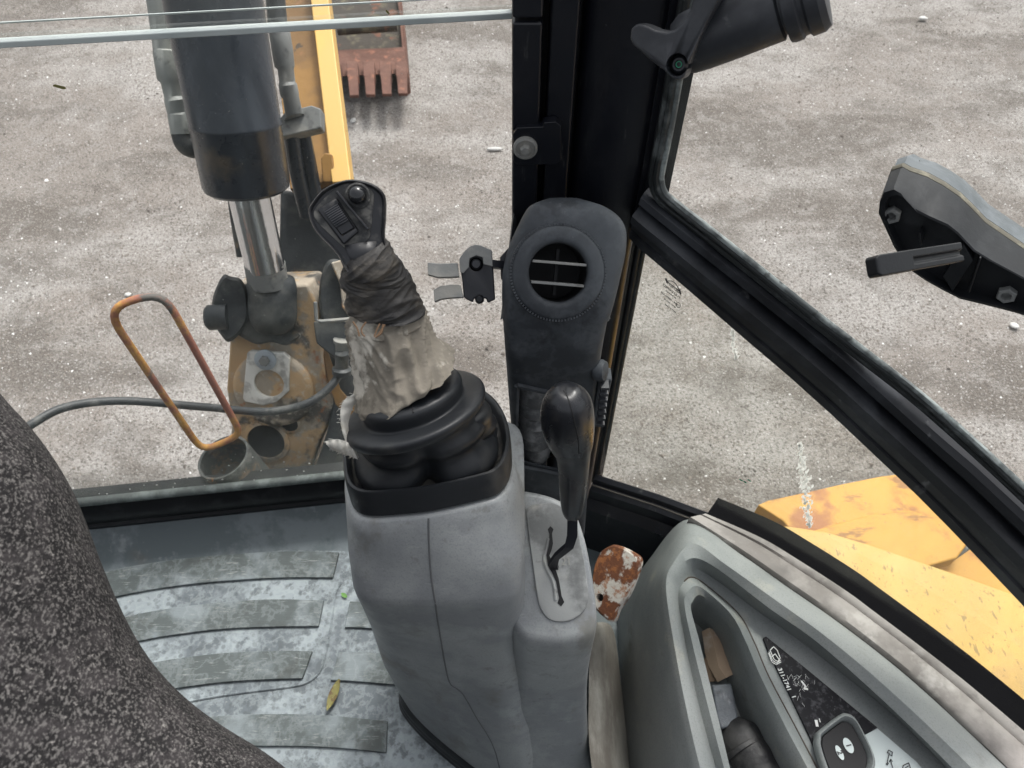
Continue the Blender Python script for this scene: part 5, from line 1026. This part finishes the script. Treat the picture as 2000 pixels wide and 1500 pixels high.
g = G(); g.prism([bp3(790, 150, 4.60), bp3(797, 140, 4.60), bp3(788, 30, 4.9), bp3(776, -70, 5.3), bp3(768, -70, 5.3), bp3(780, 30, 4.9)], V((.0, .02, -.18))); obj('side_plate', g, M['rustred'], bu, bevel=.004)
g = G(); g.tube([bp3(660, 60, 4.7), bp3(776, 52, 4.7)], .03, 12); obj('cross_tube', g, M['bucketdark'], bu)
for u, v in ((657, 168), (690, 166), (722, 164), (754, 160), (785, 156)):
    g = G(); c0 = bp3(u - 1, 128, 4.60); c1 = bp3(u + 2, 190 - (u - 657) * .04, 4.40)
    d = (c1 - c0); s_ = V((1, 0, 0)); n_ = d.cross(s_).normalized(); rows = []
    for f, wd, th in ((0, .036, .03), (.45, .036, .03), (.5, .031, .026), (1, .028, .010)):
        c = c0 + d * f; rows.append([c + s_ * wd + n_ * th, c - s_ * wd + n_ * th, c - s_ * wd - n_ * th, c + s_ * wd - n_ * th])
    g.grid(rows, cu=True, cap=True); obj('tooth', g, M['rustred'], bu, bevel=.004)

# ================================================================== YELLOW BODYWORK OUTSIDE THE SIDE WINDOW
fe = thing('yellow_fender', Z(1750, 1150, -.15), 'broad flat yellow fender panel with peppered paint, under the side window', 'fender')
q = [Z(u, v, -.15) for u, v in ((1380, 1004), (1440, 1015), (1560, 1030), (1620, 1040), (1700, 1064), (1800, 1098), (1900, 1132), (2010, 1172), (2150, 1235))]
g = G(); g.prism(q + [V((1.9, -.4, -.15)), V((.9, -.4, -.15)), V((.5, .5, -.15))], (0, 0, -.04)); obj('fender_top', g, M['yellow'], fe, bevel=.004)
g = G(); g.lathe(Z(1664, 1144, -.149), (0, 0, 1), [(.008, 0), (.007, .005), (.003, .007), (.0001, .007)], 16); obj('rivet', g, M['steel'], fe)
ar = thing('stabiliser_arm', Z(1650, 980, -.45), 'rust edged yellow plate with a pointed end jutting out past the fender', 'machine arm')
q = [Z(u, v, -.42) for u, v in ((1480, 986), (1500, 977), (1570, 962), (1650, 944), (1720, 930), (1775, 923), (1850, 950), (1900, 1010), (1890, 1060), (1840, 1085), (1760, 1100), (1640, 1080), (1540, 1030), (1530, 1018))]
g = G(); g.prism(q, (0, 0, -.06)); obj('arm_plate', g, M['yellowrust'], ar, bevel=.004)
q = [Z(u, v, -.34) for u, v in ((1585, 1036), (1700, 1004), (1780, 996), (1860, 1020), (1900, 1050), (1870, 1090), (1800, 1110), (1650, 1080))]
g = G(); g.prism(q, (0, 0, -.05)); obj('arm_rib', g, M['yellowrust'], ar, bevel=.006)
q = [Z(u, v, -.50) for u, v in ((1850, 1000), (2050, 1100), (2150, 1300), (1900, 1250), (1830, 1100))]
g = G(); g.prism(q, (0, 0, -.05)); obj('far_plate', g, M['yellowrust'], ar, bevel=.004)
g = G(); g.tube([Z(1850, 1092, -.38), Z(1902, 1056, -.38)], .012, 10); obj('lock_bar', g, M['greysteel'], ar)

def stone(u, v, r, sx, sy, label, m):
    c = Z(u, v, GZ + .012); bm = bmesh.new(); bmesh.ops.create_icosphere(bm, subdivisions=2, radius=1)
    g = G(); vs = [V((q.co.x * sx, q.co.y * sy, q.co.z * .45)) * r * (1 + .35 * mnoise.noise(q.co * 1.6 + V((u, v, 0)))) + c for q in bm.verts]; g.add(vs, [tuple(x.index for x in f.verts) for f in bm.faces]); bm.free()
    tag(obj('stone', g, m, smooth=180), label, 'stone')
pale = mat("pale_stone", (.62, .61, .59), .8, mott=[((.42, .40, .38, .7), 30, .5, .65, 'noise')], bump=[(50, .3, 'noise')])
stone(1803, 36, .028, 1.2, .8, 'pale flat stone on the yard near the top edge of the upper side window', pale)
stone(966, 291, .022, 2.3, .6, 'long pale stone sliver on the yard beside the corner post bracket', pale)
stone(1981, 636, .020, 1.1, 1, 'small round white stone on the yard under the window latch', pale)
stone(598, 690 - 560, .016, 1, 1, 'pale pebble close to the digger boom', pale) if False else None
stone(250, 575, .014, 1.3, 1, 'whitish stone on the yard behind the wire bail', pale)
stone(690, 235, .020, 1, 1.2, 'grey white stone on the yard in front of the bucket teeth', pale)
# debris on the glass
g = G(); fleck(g, PP(118, 170, GLASS_O - GLASS_N * .002, GLASS_N), V((1, .1, -.25)), V((0, 0, .3)), .0085, 9, .5); o = obj('stuck_leaf', g, M['leaf']); o.data.materials[0] = M['leaf']
tag(o, 'small dry leaf stuck high on the lower windscreen', 'leaf')
g = G(); fleck(g, PP(757, 24, GLASS_O - GLASS_N * .018, GLASS_N), V((.5, 0, -.5)), V((.2, 0, .3)), .005, 7, .5); tag(obj('bark_scrap', g, M['leaf']), 'dark bark scrap on the pale edge between the windscreens', 'leaf scrap')
for (u, v) in ((415, 938), (334, 873)):
    g = G(); fleck(g, PP(u, v, GLASS_O - GLASS_N * .002, GLASS_N), V((.2, 0, -.3)), V((.3, 0, 1)), .006 if u > 400 else .003, 7, .4); tag(obj('orange_leaf', g, M['orangeleaf']), 'orange leaf sliver at the foot of the windscreen' if u > 400 else 'tiny orange fleck on the windscreen near the wire bail', 'leaf scrap')
